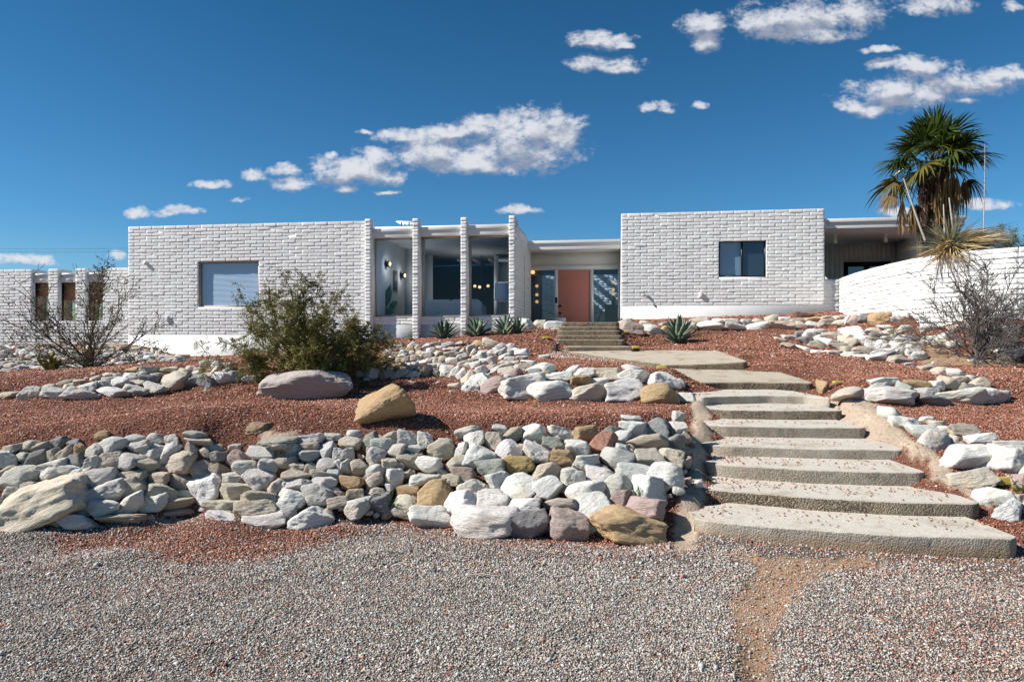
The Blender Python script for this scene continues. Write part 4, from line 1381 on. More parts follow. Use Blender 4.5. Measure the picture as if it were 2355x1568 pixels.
# zone ; print window origin x y scale ; stones "x y w h angle colour"
STONES = {
 'A1': (0, 1500, .54352, """105 330 120 50 -10 T;210 315 130 75 -8 T;298 322 140 70 -8 T;425 290 105 85 -20 D;508 300 90 65 10 D;50 400 125 105 0 W;155 393 110 65 0 G;248 405 160 115 -15 D;370 383 90 90 -20 T;458 375 95 105 60 T;550 357 90 90 20 B;520 420 125 100 -10 D
700 240 100 62 0 B;658 345 120 100 -5 G;790 310 170 130 -25 W;930 275 150 75 -15 G;1075 270 140 75 5 W;1190 285 100 85 -10 G;1340 237 155 50 0 G;1365 285 185 55 5 T;1310 330 110 80 35 T;960 330 170 80 -10 G;1060 362 180 105 10 G;1170 360 110 175 35 W;1420 360 90 60 25 T;1495 335 105 60 10 T;1610 330 125 60 -20 W;1510 390 130 100 -15 V
655 430 125 105 10 G;760 420 150 115 -15 T;885 425 215 138 -15 G;1020 450 185 105 10 T;1240 432 240 155 -10 T;1395 482 165 135 -20 T;1505 470 115 68 -5 T;1645 400 145 110 10 P;1800 370 190 80 5 W;1845 455 128 108 10 G;1680 465 160 90 5 G;1965 430 150 75 -10 T;2005 330 105 62 0 W;2125 320 148 58 0 T;2155 270 160 68 -10 W;2295 258 115 62 5 W;2125 390 150 88 5 G;2255 345 120 115 -30 W;2330 375 85 82 0 W;2250 440 132 84 5 G;2340 450 56 76 0 W;2040 468 125 78 -10 T;2138 478 88 84 0 T;2195 520 120 78 0 T;2305 510 100 68 15 W
70 480 130 58 -5 T;145 537 245 165 -15 G;365 450 200 78 -10 W;350 513 165 98 5 W;500 485 185 62 5 G;535 520 132 95 -15 W;15 560 64 115 0 T;205 592 145 62 -20 T;705 555 218 150 -15 G;900 525 195 84 -10 T;1090 537 168 90 0 T;1245 560 148 125 15 T;1105 622 205 94 8 T;930 615 178 155 -20 T;745 640 250 145 -20 W;680 755 265 135 5 W;900 722 205 128 -25 W;1060 702 195 114 -5 W;1205 715 290 84 -10 T;1265 648 190 62 -12 G;1425 612 222 228 -10 W;1600 545 134 84 -5 G;1615 630 204 124 -5 T;1770 552 194 155 30 G;1895 605 134 128 20 T;2035 520 182 92 -5 T;2050 585 148 88 -5 G;2235 570 194 84 5 W;1780 680 225 115 5 T;2000 682 218 155 -5 W;2190 655 208 160 -10 G;1535 732 235 90 5 T;1770 767 255 148 -5 T;1960 787 185 74 -15 D;2335 705 135 74 -10 T;1525 812 235 86 10 W;1815 832 275 98 0 W;2150 812 272 155 0 W;520 850 290 98 5 W;830 822 300 60 0 T;1245 768 205 40 0 T;275 722 640 330 -24 T;75 650 145 94 -15 G;15 715 66 85 0 D;1905 318 80 50 0 T;585 600 70 90 30 D;1440 560 60 60 0 T;1960 590 60 50 0 W"""),
 'A2': (1280, 1500, .54352, """95 237 134 62 0 W;60 302 155 95 10 T;205 287 134 134 -20 V;345 247 120 64 -5 T;450 267 138 98 10 W;575 287 112 114 10 W;280 307 148 88 0 G;375 357 164 104 -10 G;232 397 124 118 5 G;500 343 98 68 0 W;40 370 95 78 0 W;690 350 184 135 0 T;25 457 74 98 0 W;120 467 134 108 0 T;335 442 118 84 0 T;465 422 148 104 0 T;615 447 178 118 0 W;225 500 158 104 -15 G;75 572 158 88 5 B;225 557 134 98 -20 T;360 547 114 154 -10 W;570 548 204 80 -8 W;455 622 164 74 -5 B;90 657 114 84 -5 T;230 642 144 84 15 T;755 555 134 84 -5 T;800 437 154 98 -8 T;850 512 184 94 5 P;870 220 174 62 -15 W;920 265 148 118 -35 W;840 345 94 110 -15 W;1055 282 128 124 10 T;1095 200 118 62 10 W;1180 242 134 104 -5 T;960 387 204 158 10 W;1150 352 174 154 -25 W;1332 242 164 158 0 W;1345 367 188 138 15 W
1515 232 178 94 5 W;1690 235 178 114 0 B;1468 314 158 98 8 V;1635 337 184 128 15 W;1800 312 168 168 10 R;1860 210 134 64 -20 V;2000 130 134 42 5 W;2010 195 164 114 10 W;1930 255 144 94 -15 W;2185 192 174 164 25 D;2110 297 275 128 -5 T;1945 342 114 84 20 W;2330 200 110 110 0 W;2330 105 95 80 -15 W;2300 302 140 135 0 D;1905 407 230 144 10 G;2120 407 178 144 -5 T;2290 422 165 154 15 T;1030 482 194 144 -5 V;1230 452 194 124 0 Y;1420 497 198 144 -8 T;1530 407 158 118 5 B;1700 437 204 114 -5 W;1595 537 158 158 -15 W;1795 527 204 134 5 W;2020 512 228 134 10 W;2240 522 214 184 -5 W;1085 550 154 104 -15 W;915 597 208 108 5 W;1230 602 248 194 0 W;1430 612 184 154 -30 W;1675 637 248 154 0 W;1910 582 194 154 -5 G;2135 622 244 194 15 W;650 652 214 174 -10 B;810 712 244 164 -20 W;1050 677 214 128 5 W;1265 742 214 124 0 W;1525 727 254 114 0 T;1920 692 154 134 -5 P;1730 762 264 234 -35 W;2100 757 264 164 10 P;105 747 184 124 -15 G;265 722 154 134 -10 D;450 727 194 134 5 T;605 815 275 165 0 W;980 840 440 228 5 W;1290 868 270 205 -20 D;1570 875 255 205 10 P;1960 862 480 248 5 B;1250 330 50 50 0 T;700 560 60 50 0 T;330 600 60 50 0 W"""),
 'B': (2560, 1300, .54352, """1435 472 154 104 15 W;1545 537 198 124 15 W;1650 592 204 134 15 W;1685 510 84 52 0 W;1765 540 104 58 0 T;1800 572 84 54 0 W;1745 667 205 184 20 G;1890 672 124 114 20 T;1930 582 188 98 10 T;2045 652 188 104 5 W;1985 787 355 204 -5 W;2265 812 240 194 25 W;2260 702 225 84 0 W;2350 745 70 100 0 G;2020 937 295 168 -10 T;2155 1057 234 184 20 W;2255 1152 225 144 -25 W;2345 950 150 135 0 P;2345 1060 130 84 0 T;2420 880 160 140 0 W;2430 1130 150 150 10 T;108 945 58 52 0 G"""),
 'C': (2560, 1300, .54352, """975 278 112 98 0 B;1160 322 248 94 0 T;1345 292 194 74 -5 W;1375 243 204 64 0 W;1450 347 345 144 -5 G;1540 290 114 74 20 G;1625 262 194 74 5 B;1680 310 154 54 0 G;1735 372 244 88 5 D;1765 270 144 84 20 W;1840 257 154 94 15 T;1950 352 345 108 0 G;1970 287 114 74 10 V;2060 257 144 74 10 T;2125 342 174 118 10 G;2205 347 94 94 0 G;1975 225 78 54 0 W;1890 190 124 68 15 W;1910 232 94 54 0 T;1780 168 94 54 0 T;1690 140 94 40 0 T"""),
 'D': (1280, 1240, .47548, """558 112 80 45 -10 W;600 140 70 60 -20 T;545 150 72 52 10 B;665 135 78 57 -20 W;750 112 104 46 -10 T;840 112 114 46 -8 W;925 108 78 46 -10 T;990 100 68 42 10 P;1085 105 118 66 -5 B;1185 115 154 80 10 T;1255 130 94 56 -20 W;1330 130 74 62 10 W;450 125 78 28 0 W;480 150 72 38 -20 T;420 160 62 32 0 P;430 183 62 36 0 P;360 170 68 42 -5 W;500 178 82 52 0 G;555 180 52 42 0 G;625 178 88 42 0 T;705 152 72 37 -10 G;785 135 72 32 -5 W;850 150 82 37 -5 T;905 155 72 46 -10 W;960 165 52 52 -20 T;1015 145 82 62 -10 W;1045 180 52 72 20 G;1085 150 47 32 -30 W;1110 172 92 37 -5 T;690 195 104 62 -5 G;765 190 82 62 -25 T;875 190 124 52 5 T;1260 180 104 62 -25 W;1335 170 46 44 0 W;1195 175 92 52 -20 W;1160 205 82 62 -20 T;1290 205 92 42 -20 W;420 215 94 46 -10 T;475 225 72 82 35 W;520 230 57 67 20 T;580 225 88 72 -20 T;620 222 47 62 -10 T;640 255 74 52 0 W;690 245 52 52 0 G;745 235 74 52 0 T;805 230 72 62 0 T;860 235 72 52 -20 W;900 245 84 57 -10 G;950 210 92 52 -20 W;1085 215 114 82 -40 W;1035 247 72 52 0 T
385 280 84 46 0 W;455 280 92 42 -20 B;515 275 74 42 -5 W;540 305 57 62 0 T;580 268 54 42 0 W;600 300 74 42 0 W;640 305 57 62 -30 T;725 280 84 47 -10 W;790 285 62 52 0 W;670 325 114 78 -25 T;560 350 114 58 -5 W;480 340 114 78 0 T;345 345 144 74 0 P;230 340 124 98 0 W;200 310 54 42 0 G;430 310 64 42 0 B;835 320 118 118 -20 G;760 335 84 62 0 T;900 335 68 114 35 W;955 345 78 104 30 W;960 265 84 52 -20 W;1010 275 74 52 0 T;1060 275 94 62 -15 W;1130 245 84 52 0 W;1190 240 74 72 -10 W;1110 320 94 84 -20 W;1175 300 114 74 -20 T;1240 310 194 62 -20 G;1275 260 84 52 0 T;1325 270 60 62 0 T;1300 328 124 84 -10 T;1035 330 84 42 0 T;1000 390 114 98 -30 T;890 438 98 47 0 T;1020 435 124 104 -35 W;1105 410 154 134 -10 W;1225 430 250 134 -15 P;1325 482 115 124 -20 W;60 345 70 50 0 G;120 300 80 50 -10 W;60 280 80 50 10 T;140 345 70 60 0 W"""),
 'E': (1900, 1200, .54978, """25 185 64 46 -10 W;50 215 94 46 -20 W;105 228 98 56 -10 W;20 270 74 42 0 W;105 260 84 32 0 W;150 290 104 32 10 W;40 303 94 46 -5 T;75 325 84 42 0 W;140 325 124 52 0 T;230 335 194 82 5 W;195 360 94 78 10 D;40 365 124 82 10 P;15 410 64 72 0 W;110 455 305 184 -5 W;260 252 78 36 -10 W;300 490 315 144 -5 W;350 390 194 78 -3 W;265 375 64 62 0 B;455 345 114 62 -15 W;525 365 154 78 -8 W;505 418 138 78 -3 B;545 503 270 124 -5 T;630 422 124 62 5 W;680 358 168 78 -5 T;735 395 144 74 0 T;795 490 265 160 0 W;855 390 204 108 10 W;880 350 184 74 15 G;1075 412 204 114 10 W;1050 508 255 154 8 B;1180 430 64 62 0 G;1245 535 144 78 3 W"""),
 'F': (1900, 1200, .54978, """135 35 102 92 0 W;220 35 88 72 0 T;318 42 118 67 5 W;850 60 154 88 5 P;810 22 104 52 -20 T;982 65 134 78 0 W;950 25 84 42 0 T;1075 70 78 62 0 B;1085 28 104 28 0 T;1245 50 74 62 0 W"""),
 'G': (2560, 700, .54352, """110 930 134 52 -5 T;190 962 164 82 5 W;40 970 74 72 0 T;250 935 104 52 0 W;345 935 114 47 0 W;440 935 78 42 0 G;370 970 184 52 3 W;530 962 154 62 0 W;520 927 94 37 0 T;620 915 94 57 -20 T;705 920 98 42 0 W;690 965 164 60 5 T;805 957 98 57 5 T;790 925 104 37 0 T;895 950 104 47 0 W;900 918 114 42 0 B;1000 940 118 52 0 T;1020 910 124 37 0 T;1090 905 74 37 0 T;1110 945 114 52 0 T;1150 930 74 72 30 W;1190 925 84 72 20 P;1265 912 104 78 10 D;1365 912 144 88 0 B;838 886 112 55 0 L;345 855 92 37 0 T;1490 907 104 62 0 W;1570 902 84 62 0 W;1700 907 114 62 0 T;1830 905 124 62 0 T;1960 892 134 72 0 B;2080 887 134 72 0 T;2220 890 124 72 0 T;2330 862 74 92 0 L"""),
 'H': (2560, 700, .54352, """1190 1020 194 104 10 W;935 1010 114 52 0 W;880 1025 94 62 15 W;1030 1025 124 52 0 T;1130 1050 104 57 -10 T;950 1045 94 47 0 G;820 1025 94 52 20 D;740 1040 94 37 10 W;680 1060 84 37 20 T;860 1060 114 52 30 D;930 1090 104 52 20 T;1010 1075 124 47 15 W;1090 1100 144 52 5 T;1160 1080 82 62 -50 T;1210 1070 94 47 0 W;1265 1065 64 72 0 W;1310 1065 94 52 0 T;1380 1100 134 88 0 W;1310 1000 114 52 0 T;1340 1030 114 42 0 D;1400 975 104 42 0 W;1430 1005 104 47 0 T;1475 1022 64 37 0 T;1430 1050 114 42 0 G;1490 1070 104 52 0 W;1530 1045 94 42 0 W;1540 985 104 62 0 G;1590 1050 84 52 0 D;1500 1100 104 52 0 W;1300 1110 94 72 20 W;1250 1135 144 62 5 T;1150 1125 94 47 0 T;1470 1140 114 52 -10 W;1390 1150 134 62 -15 W;1600 1095 104 47 0 W;1595 1140 104 62 -10 W;1635 1172 128 72 5 W;1490 1190 154 62 5 T;1350 1180 144 57 0 W;1240 1175 114 37 0 W;1150 1160 124 42 0 W;1050 1145 104 32 0 W;950 1140 124 27 0 W;850 1122 114 27 20 W;740 1100 114 37 20 T;1570 1228 84 28 0 W;1690 1250 104 37 0 T;1775 1265 84 47 0 T
2220 1130 134 84 0 W;2320 1140 104 94 0 W;2250 1080 90 60 0 G;2200 985 94 62 0 W;2300 990 104 62 0 W;2000 1205 54 28 0 W;2050 1207 64 24 0 W;1735 1217 34 20 0 W;1720 1060 114 62 0 W;1790 1085 90 55 0 T;1820 1030 100 55 0 W;1900 980 100 60 0 T;1990 960 100 60 0 W;2100 1000 90 60 0 W;1700 985 100 50 0 W;1870 1090 90 55 0 G;2150 1060 80 60 0 T"""),
 'I': (0, 700, .54352, """55 1440 134 64 -5 T;200 1430 134 104 -15 G;360 1425 174 94 0 G;550 1435 204 94 5 G;760 1420 234 74 8 G;920 1410 154 84 8 G;1050 1390 144 74 15 G;1200 1350 224 134 0 T;1350 1340 134 94 15 D;1430 1350 114 84 30 D;1530 1320 134 94 0 W;1620 1310 114 84 0 G;480 1385 94 54 -10 T;610 1390 124 84 -10 G;710 1370 94 64 0 G;825 1350 114 84 0 W;530 1350 124 40 -10 T;455 1357 114 44 -15 T;340 1385 104 44 -10 T;270 1397 94 34 0 T;660 1325 94 34 -15 T;750 1305 84 44 0 T;820 1310 64 44 0 W;750 1335 104 44 0 G;910 1270 84 54 0 B;905 1310 94 48 0 W;935 1355 114 44 10 T;1040 1272 154 48 -5 G;1030 1325 124 54 0 D;975 1300 64 44 0 W;1170 1262 114 44 0 T;1270 1290 94 64 15 T;1100 1302 74 34 0 T;1345 1290 74 44 0 W;1320 1257 84 44 0 T;1420 1225 104 54 -5 W;1380 1267 74 38 0 T;1420 1300 94 38 0 T;1480 1280 84 54 -30 T;1500 1227 84 54 10 W;1570 1242 74 54 0 T;1560 1282 84 64 0 G;1720 1330 94 54 0 W;1780 1310 80 50 0 G"""),
}
SPECIAL = {  # (zone, x, y): label
 ('A1', 275, 722): 'huge flat tan slab leaning at the left end of the front rock wall',
 ('A1', 1425, 612): 'large bright white rounded stone standing out mid height in the front rock wall',
 ('A1', 1240, 432): 'broad brown and white streaked stone high in the front rock wall',
 ('A1', 2150, 812): 'cream block with a thin red stripe at the foot of the front wall',
 ('A1', 1960, 787): 'narrow dark slate wedged between pale stones at the front wall foot',
 ('A1', 700, 240): 'small rusty stone alone on the red gravel above the front wall',
 ('A1', 1340, 237): 'thin flat gray stone lying on top of a tan one on the front wall',
 ('A2', 1800, 312): 'brick red angular stone near the top of the front rock wall',
 ('A2', 1230, 452): 'ochre yellow oval stone in the middle of the front rock wall',
 ('A2', 650, 652): 'dark golden brown lumpy stone low in the front rock wall',
 ('A2', 980, 840): 'very wide white boulder bedded in gravel at the front wall foot',
 ('A2', 1290, 868): 'rough dark gray pitted rock at the foot of the front wall',
 ('A2', 1570, 875): 'pinkish tan rock beside the orange boulder at the front wall foot',
 ('A2', 1960, 862): 'big orange and cream boulder at the foot of the wall beside the steps',
 ('A2', 605, 815): 'white triangular stone at the foot of the front rock wall',
 ('A2', 1332, 242): 'square white block stone on top of the front rock wall',
 ('A2', 2185, 192): 'dark gray upright stone at the top of the wall end by the steps',
 ('A2', 1905, 407): 'white and charcoal marbled stone near the steps end of the front wall',
 ('C', 975, 278): 'orange brown stone standing at the end of the seventh step',
 ('C', 1450, 347): 'long dark topped gray stone lowest in the row right of the steps',
 ('C', 1950, 352): 'long gray slab with an orange top in the row right of the steps',
 ('B', 1745, 667): 'white and gray marbled round stone edging the right side of the steps',
 ('B', 1985, 787): 'biggest bright white stone edging the right side of the steps',
 ('E', 110, 455): 'massive white stone at the left of the bank below the path slab',
 ('E', 300, 490): 'wide white stone in the bottom row of the bank below the path slab',
 ('E', 795, 490): 'blocky white stone in the bottom row of the bank below the path slab',
 ('E', 1050, 508): 'dark tan blocky stone nearest the steps in the bank bottom row',
 ('E', 505, 418): 'orange stone above the bottom row of the bank below the path slab',
 ('E', 260, 252): 'flat white stone lying alone on pale gravel below the entry stairs',
 ('G', 838, 886): 'dark red lava rock on the gravel by the right wing',
 ('G', 345, 855): 'beige stone with twigs against the right wing under the window',
 ('G', 2330, 862): 'dark red lava rock beside the curved wall at the frame edge',
}
ZONES = {'A': ('front rock wall', 'the steps', -1), 'B': ('edging right of the steps', 'the driveway', 0), 'C': ('row right of the slabs', 'the steps', 1),
         'D': ('window bank', 'the green bush', 1), 'E': ('bank below the path slab', 'the path slab', -1), 'F': ('entry rocks', 'the windows', 1),
         'G': ('right wing row', 'the stairs', 1), 'H': ('mound by the bare shrub', 'its left tip', 1), 'I': ('low wall beside it', 'the green bush', -1)}


def build_stones():
    rng = np.random.default_rng(99)
    meshes = []
    for k in range(36):
        me_o = rock_shape(100 + k, ICO4, sharp=[14, 22, 36, 11][k % 4], rough=[.06, .075, .08, .05][k % 4], nplane=[10, 12, 8, 15][k % 4])
        meshes.append(me_o)
    bmesh_data = []
    for k, v in enumerate(meshes):
        o = mesh_np('stone', v, ICO4[1], M['rock'], None, None, True)
        bmesh_data.append(o.data)
        bpy.data.objects.remove(o)
    lows = [rock_shape(100 + k, ICO3, sharp=[14, 20, 30, 10][k % 4], rough=.06, nplane=[10, 12, 8, 15][k % 4]) for k in range(24)]
    S = []
    for zn, (ox, oy, sc, txt) in STONES.items():
        for q in txt.replace('\n', ';').split(';'):
            a = q.split()
            if len(a) != 6: print('bad stone', zn, q); continue
            x, y, w, h, ang = (float(v) for v in a[:5])
            px, py = (ox + x * sc) / 1.63058, (oy + y * sc) / 1.63058
            y0 = {'G': 15.5, 'F': 16, 'H': 11, 'D': 9, 'E': 9}.get(zn, 4)
            low = 0.10 if zn in ('A1', 'A2') else 0.24 if zn == 'B' else 0.36
            p = hit(px, py + low * h * sc / 1.63058, y0, 21)
            if p is not None:
                p = P(px, py, p[1] + (h * sc / 1.63058) * p[1] / F * .22)
            if p is None:
                # the stone's middle stands against the wall behind: seat it where its foot meets the ground
                p = hit(px, py + h * sc / 1.63058 * .45, y0, 21)
                if p is None: print('no ground', zn, q); continue
                p = P(px, py, p[1])
            k = p[1] / F / 1.63058 * sc
            S.append(dict(zone=zn, key=(zn, int(x), int(y)), p=p, w=w * k * 1.10, h=h * k * 1.11, ang=ang, c=a[5], area=w * h * sc * sc, px=px, py=py))
    S.sort(key=lambda s: -s['area'])
    sp = [s for s in S if s['key'] in SPECIAL]
    rest = [s for s in S if s['key'] not in SPECIAL]
    single = sp + rest[:300 - len(sp)]
    mass = rest[300 - len(sp):]
    # labels: colour and build, then the count within the same colour and level, from a landmark
    grp = {}
    for s in single:
        z = s['zone'][0]
        ys = [t['py'] for t in single if t['zone'][0] == z and abs(t['px'] - s['px']) < 170]
        f = (s['py'] - min(ys)) / (max(ys) - min(ys) + 1e-6)
        nb = 3 if z in 'A' else 2 if z in 'DEHI' else 1
        b = min(int(f * nb), nb - 1)
        s['band'] = '' if nb == 1 else (['upper', 'middle', 'lower'][b] if nb == 3 else ['upper', 'lower'][b])
        ar = s['w'] / s['h'] * (1 if abs(s['ang']) < 30 else .8)
        s['shape'] = 'flat' if ar > 2.2 else 'long' if ar > 1.65 else 'upright' if ar < 1.0 else 'blunt' if ar < 1.25 else 'oval'
        if s['key'] not in SPECIAL: grp.setdefault((z, s['band'], s['c'], s['shape']), []).append(s)
    for (z, band, c, shape), L in grp.items():
        where, mark, sg = ZONES[z]
        L.sort(key=lambda s: -s['py'] if sg == 0 else s['px'] * sg)
        for i, s in enumerate(L):
            o = ORD[i] + ' ' if len(L) > 1 else 'only '
            s['label'] = f"{o}{shape} {CNAME[c]} stone from {mark}, {where}" if not band else f"{o}{shape} {CNAME[c]} stone from {mark}, {band} {where}"
    for n, s in enumerate(single):
        v = rng.integers(0, 36)
        me = bmesh_data[v]
        o = bpy.data.objects.new('stone', me)
        big = s['area'] > 45000 * .2954 * 1.0
        dep = .55 * min(s['w'], s['h']) + .40 * max(s['w'], s['h'])
        o.location = s['p'] + np.array([0, dep * .10, -s['h'] * .03])
        flip = [Matrix.Identity(4), Matrix.Rotation(math.pi, 4, 'X'), Matrix.Rotation(math.pi, 4, 'Y'), Matrix.Rotation(math.pi, 4, 'Z')][rng.integers(0, 4)]
        rot = Matrix.Rotation(R(s['ang']), 4, 'Y') @ Matrix.Rotation(R(rng.normal(-8, 8)), 4, 'X') @ Matrix.Rotation(R(rng.normal(0, 14)), 4, 'Z') @ flip
        o.rotation_euler = rot.to_euler()
        o.scale = (s['w'], dep, s['h'])
        c = np.array(PALETTE[s['c']]) * rng.uniform(.88, 1.12) * rng.uniform(.97, 1.03, 3)
        o.color = (*c, 1)
        COL.objects.link(o)
        tag(o, SPECIAL.get(s['key'], s.get('label')), 'stone', 'stones of the dry rock walls')
    seen = {}
    for s in single:
        l = SPECIAL.get(s['key'], s.get('label')); seen[l] = seen.get(l, 0) + 1
        if len(l.split()) > 16: print('long label', l)
    print('dup labels', [l for l in seen if seen[l] > 1], len(single), len(mass))
    # the small remainder, and the far pile by the low wing, as one mass
    V, Fc, Cc, n = [], [], [], 0
    extra = []
    pile = ((20, 800), (60, 855))
    for row in range(9):
        for col in range(24):
            px = -30 + col * 19 + (row % 2) * 9 + rng.normal(0, 3)
            top = np.interp(px, [-40, 60, 130, 210, 290, 330, 390], [795, 790, 790, 800, 797, 806, 824])
            bot = np.interp(px, [-40, 0, 150, 250, 390], [862, 858, 850, 842, 832])
            py = top + (bot - top) * (row + .5) / 9 + rng.normal(0, 2)
            if px > 170 and px < 320 and row < 3 and rng.random() < .6: continue
            p = hit(px, py, 13, 21)
            if p is None: continue
            w = rng.uniform(17, 31) * p[1] / F
            extra.append(dict(p=p, w=w, h=w * rng.uniform(.5, .8), ang=rng.normal(0, 14), c=rng.choice(list('WWGGTTTD'))))
    # chinking between the big stones of the front wall
    for _ in range(330):
        px = rng.uniform(-20, 1590); py = np.interp(px, [0, 400, 900, 1500, 1590], [1030, 1010, 1000, 985, 960]) + rng.uniform(.02, .96) * 195
        p = hit(px, py, 4)
        if p is None: continue
        w = rng.uniform(14, 34) * p[1] / F
        extra.append(dict(p=p + [0, .07, -.01], w=w, h=w * rng.uniform(.55, .85), ang=rng.normal(0, 25), c=rng.choice(list('WTTGTP'))))
    for _ in range(240):
        z = rng.random()
        if z < .5: px, py = rng.uniform(840, 1290), rng.uniform(800, 905)
        elif z < .8: px, py = rng.uniform(1850, 2355), rng.uniform(755, 820)
        else: px, py = rng.uniform(100, 560), rng.uniform(850, 905)
        p = hit(px, py, 8)
        if p is None or zone(p[:1], p[1:2])[0] not in (1,): continue
        if 0 < len(extra):
            w = rng.uniform(9, 20) * p[1] / F
            near = min((abs(s['px'] - px) + abs(s['py'] - py) for s in S))
            if near < 26: extra.append(dict(p=p, w=w, h=w * .6, ang=rng.normal(0, 15), c=rng.choice(list('WTTGB'))))
    for s in mass + extra:
        v = lows[rng.integers(0, 24)]
        dep = (s['w'] + s['h']) * .5
        a = R(s['ang']); cs, sn = math.cos(a), math.sin(a)
        q = v * [s['w'], dep, s['h']] * np.array([1 if rng.random() < .5 else -1, 1, 1])
        q = np.stack([q[:, 0] * cs + q[:, 2] * sn, q[:, 1], -q[:, 0] * sn + q[:, 2] * cs], 1) + s['p'] + [0, dep * .1, 0]
        V.append(q); Fc.append(ICO3[1] + n); n += len(q)
        Cc.append(np.tile(np.array(PALETTE[s['c']]) * rng.uniform(.85, 1.15), (len(q), 1)))
    o = mesh_np('rubble', np.concatenate(V), np.concatenate(Fc), M['rubble'], None, np.concatenate(Cc), True)
    tag(o, 'small pale stones filling the rock banks', 'rubble', kind='stuff')


def build_boulders():
    def boulder(seed, px0, px1, py0, py1, Yc, col, label, ang, sharp, rough, dep, shape=None):
        v = rock_shape(seed, ICO5, sharp, rough, 11)
        Yc = hit((px0 + px1) / 2, py1 - 5, 4)[1] + dep * .30
        if shape: v = shape(v)
        p = P((px0 + px1) / 2, (py0 + py1) / 2, Yc)
        w, h = (px1 - px0) * Yc / F, (py1 - py0) * Yc / F
        a = R(ang); cs, sn = math.cos(a), math.sin(a)
        q = v * [1, dep / w, h / w * 1.0]
        q = np.stack([q[:, 0] * cs + q[:, 2] * sn, q[:, 1], -q[:, 0] * sn + q[:, 2] * cs], 1)
        lo, hi = q.min(0), q.max(0)
        q = (q - (lo + hi) / 2) / (hi - lo) * [w, dep, h]
        o = mesh_np('boulder', q + p, ICO5[1], M['rock_big'], None, None, True, tuple(p))
        o.color = (*col, 1)
        tag(o, label, 'boulder', 'boulders lying on the red gravel')

    def longb(v):
        v = v.copy()
        v[:, 2] += -.10 * np.clip(v[:, 0] * 2, -1, 0) ** 2 * (v[:, 2] > 0)
        v[:, 0] += .10 * v[:, 2]
        return v

    def tip(v):
        v = v.copy()
        k = np.clip(.5 + v[:, 0], 0, 1)
        v[:, 2] *= .72 + .4 * k
        return v
    boulder(313, 587, 815, 850, 926, 9.6, (.44, .38, .345), 'long pale flat topped boulder on red gravel in front of the green bush', 0, 10, .06, .72, longb)
    boulder(322, 815, 958, 880, 981, 7.5, (.42, .29, .165), 'golden brown boulder tilted up to the right with a gray cleft', -22, 9, .07, .5, tip)

# ------------------------------------------------------------------ plants
def wander(p, d, L, n, rng, bend, up=0.0):
    """a crooked twig: n points"""
    pts = [np.array(p, float)]
    d = np.array(d, float); d /= np.linalg.norm(d)
    for _ in range(n - 1):
        d = d + rng.normal(0, bend, 3) + [0, 0, up]
        d /= np.linalg.norm(d)
        pts.append(pts[-1] + d * L / (n - 1))
    return np.array(pts)


def radial(az, pol):
    return np.array([math.sin(pol) * math.cos(az), math.sin(pol) * math.sin(az), math.cos(pol)])


def shrub(base, n, env, rng, r0, bend=.13, up=.02, kids=(6, 4), klen=.42, pol_max=78, zig=1.0):
    """many stems from one crown; env(direction) gives how far the outline reaches that way"""
    lines, tips = [], []
    for k in range(n):
        az = rng.uniform(0, 2 * np.pi)
        pol = R(pol_max) * rng.random() ** .75
        d = radial(az, pol)
        L = env(d) * rng.uniform(.72, 1.05)
        d0 = d.copy(); d0[2] += .25 * (1 - rng.random())
        st = base + np.array([rng.normal(0, .05), rng.normal(0, .05), 0])
        m = 12
        pts = wander(st, d0, L, m, rng, bend, up)
        tgt = st + d * L
        pts = pts + np.linspace(0, 1, m)[:, None] ** 1.3 * (tgt - pts[-1])
        r = r0 * rng.uniform(.6, 1.1)
        lines.append((pts, np.linspace(r, r * .30, m)))
        for j in range(kids[0]):
            i = rng.integers(3, m - 1)
            dd = pts[i] - pts[i - 1]
            dd = dd / np.linalg.norm(dd) + rng.normal(0, .42, 3)
            kl = L * klen * rng.uniform(.4, 1.0) * (1 - i / m * .55)
            q = wander(pts[i], dd, kl, 8, rng, bend * 1.3 * zig, up)
            lines.append((q, np.linspace(r * .56, r * .30, 8)))
            tips.append(q)
            for _ in range(kids[1]):
                a = rng.integers(2, 8)
                dd = q[a] - q[a - 1]
                dd = dd / np.linalg.norm(dd) + rng.normal(0, .55, 3)
                s = wander(q[a], dd, kl * rng.uniform(.25, .6), 6, rng, bend * 1.5 * zig, up)
                lines.append((s, np.linspace(r * .38, r * .24, 6)))
                tips.append(s)
        tips.append(pts[m // 2:])
    return lines, tips


def leaf_quads(C, D, N, L, W):
    """flat pointed leaves: centre line start C, direction D, side N"""
    a = C; b = C + D * L[:, None] * .5 + N * W[:, None] * .5; c = C + D * L[:, None]; d = C + D * L[:, None] * .5 - N * W[:, None] * .5
    V = np.stack([a, b, c, d], 1).reshape(-1, 3)
    Q = np.arange(len(C) * 4).reshape(-1, 4)
    return V, Q


def unit(v): return v / (np.linalg.norm(v, axis=-1, keepdims=True) + 1e-9)


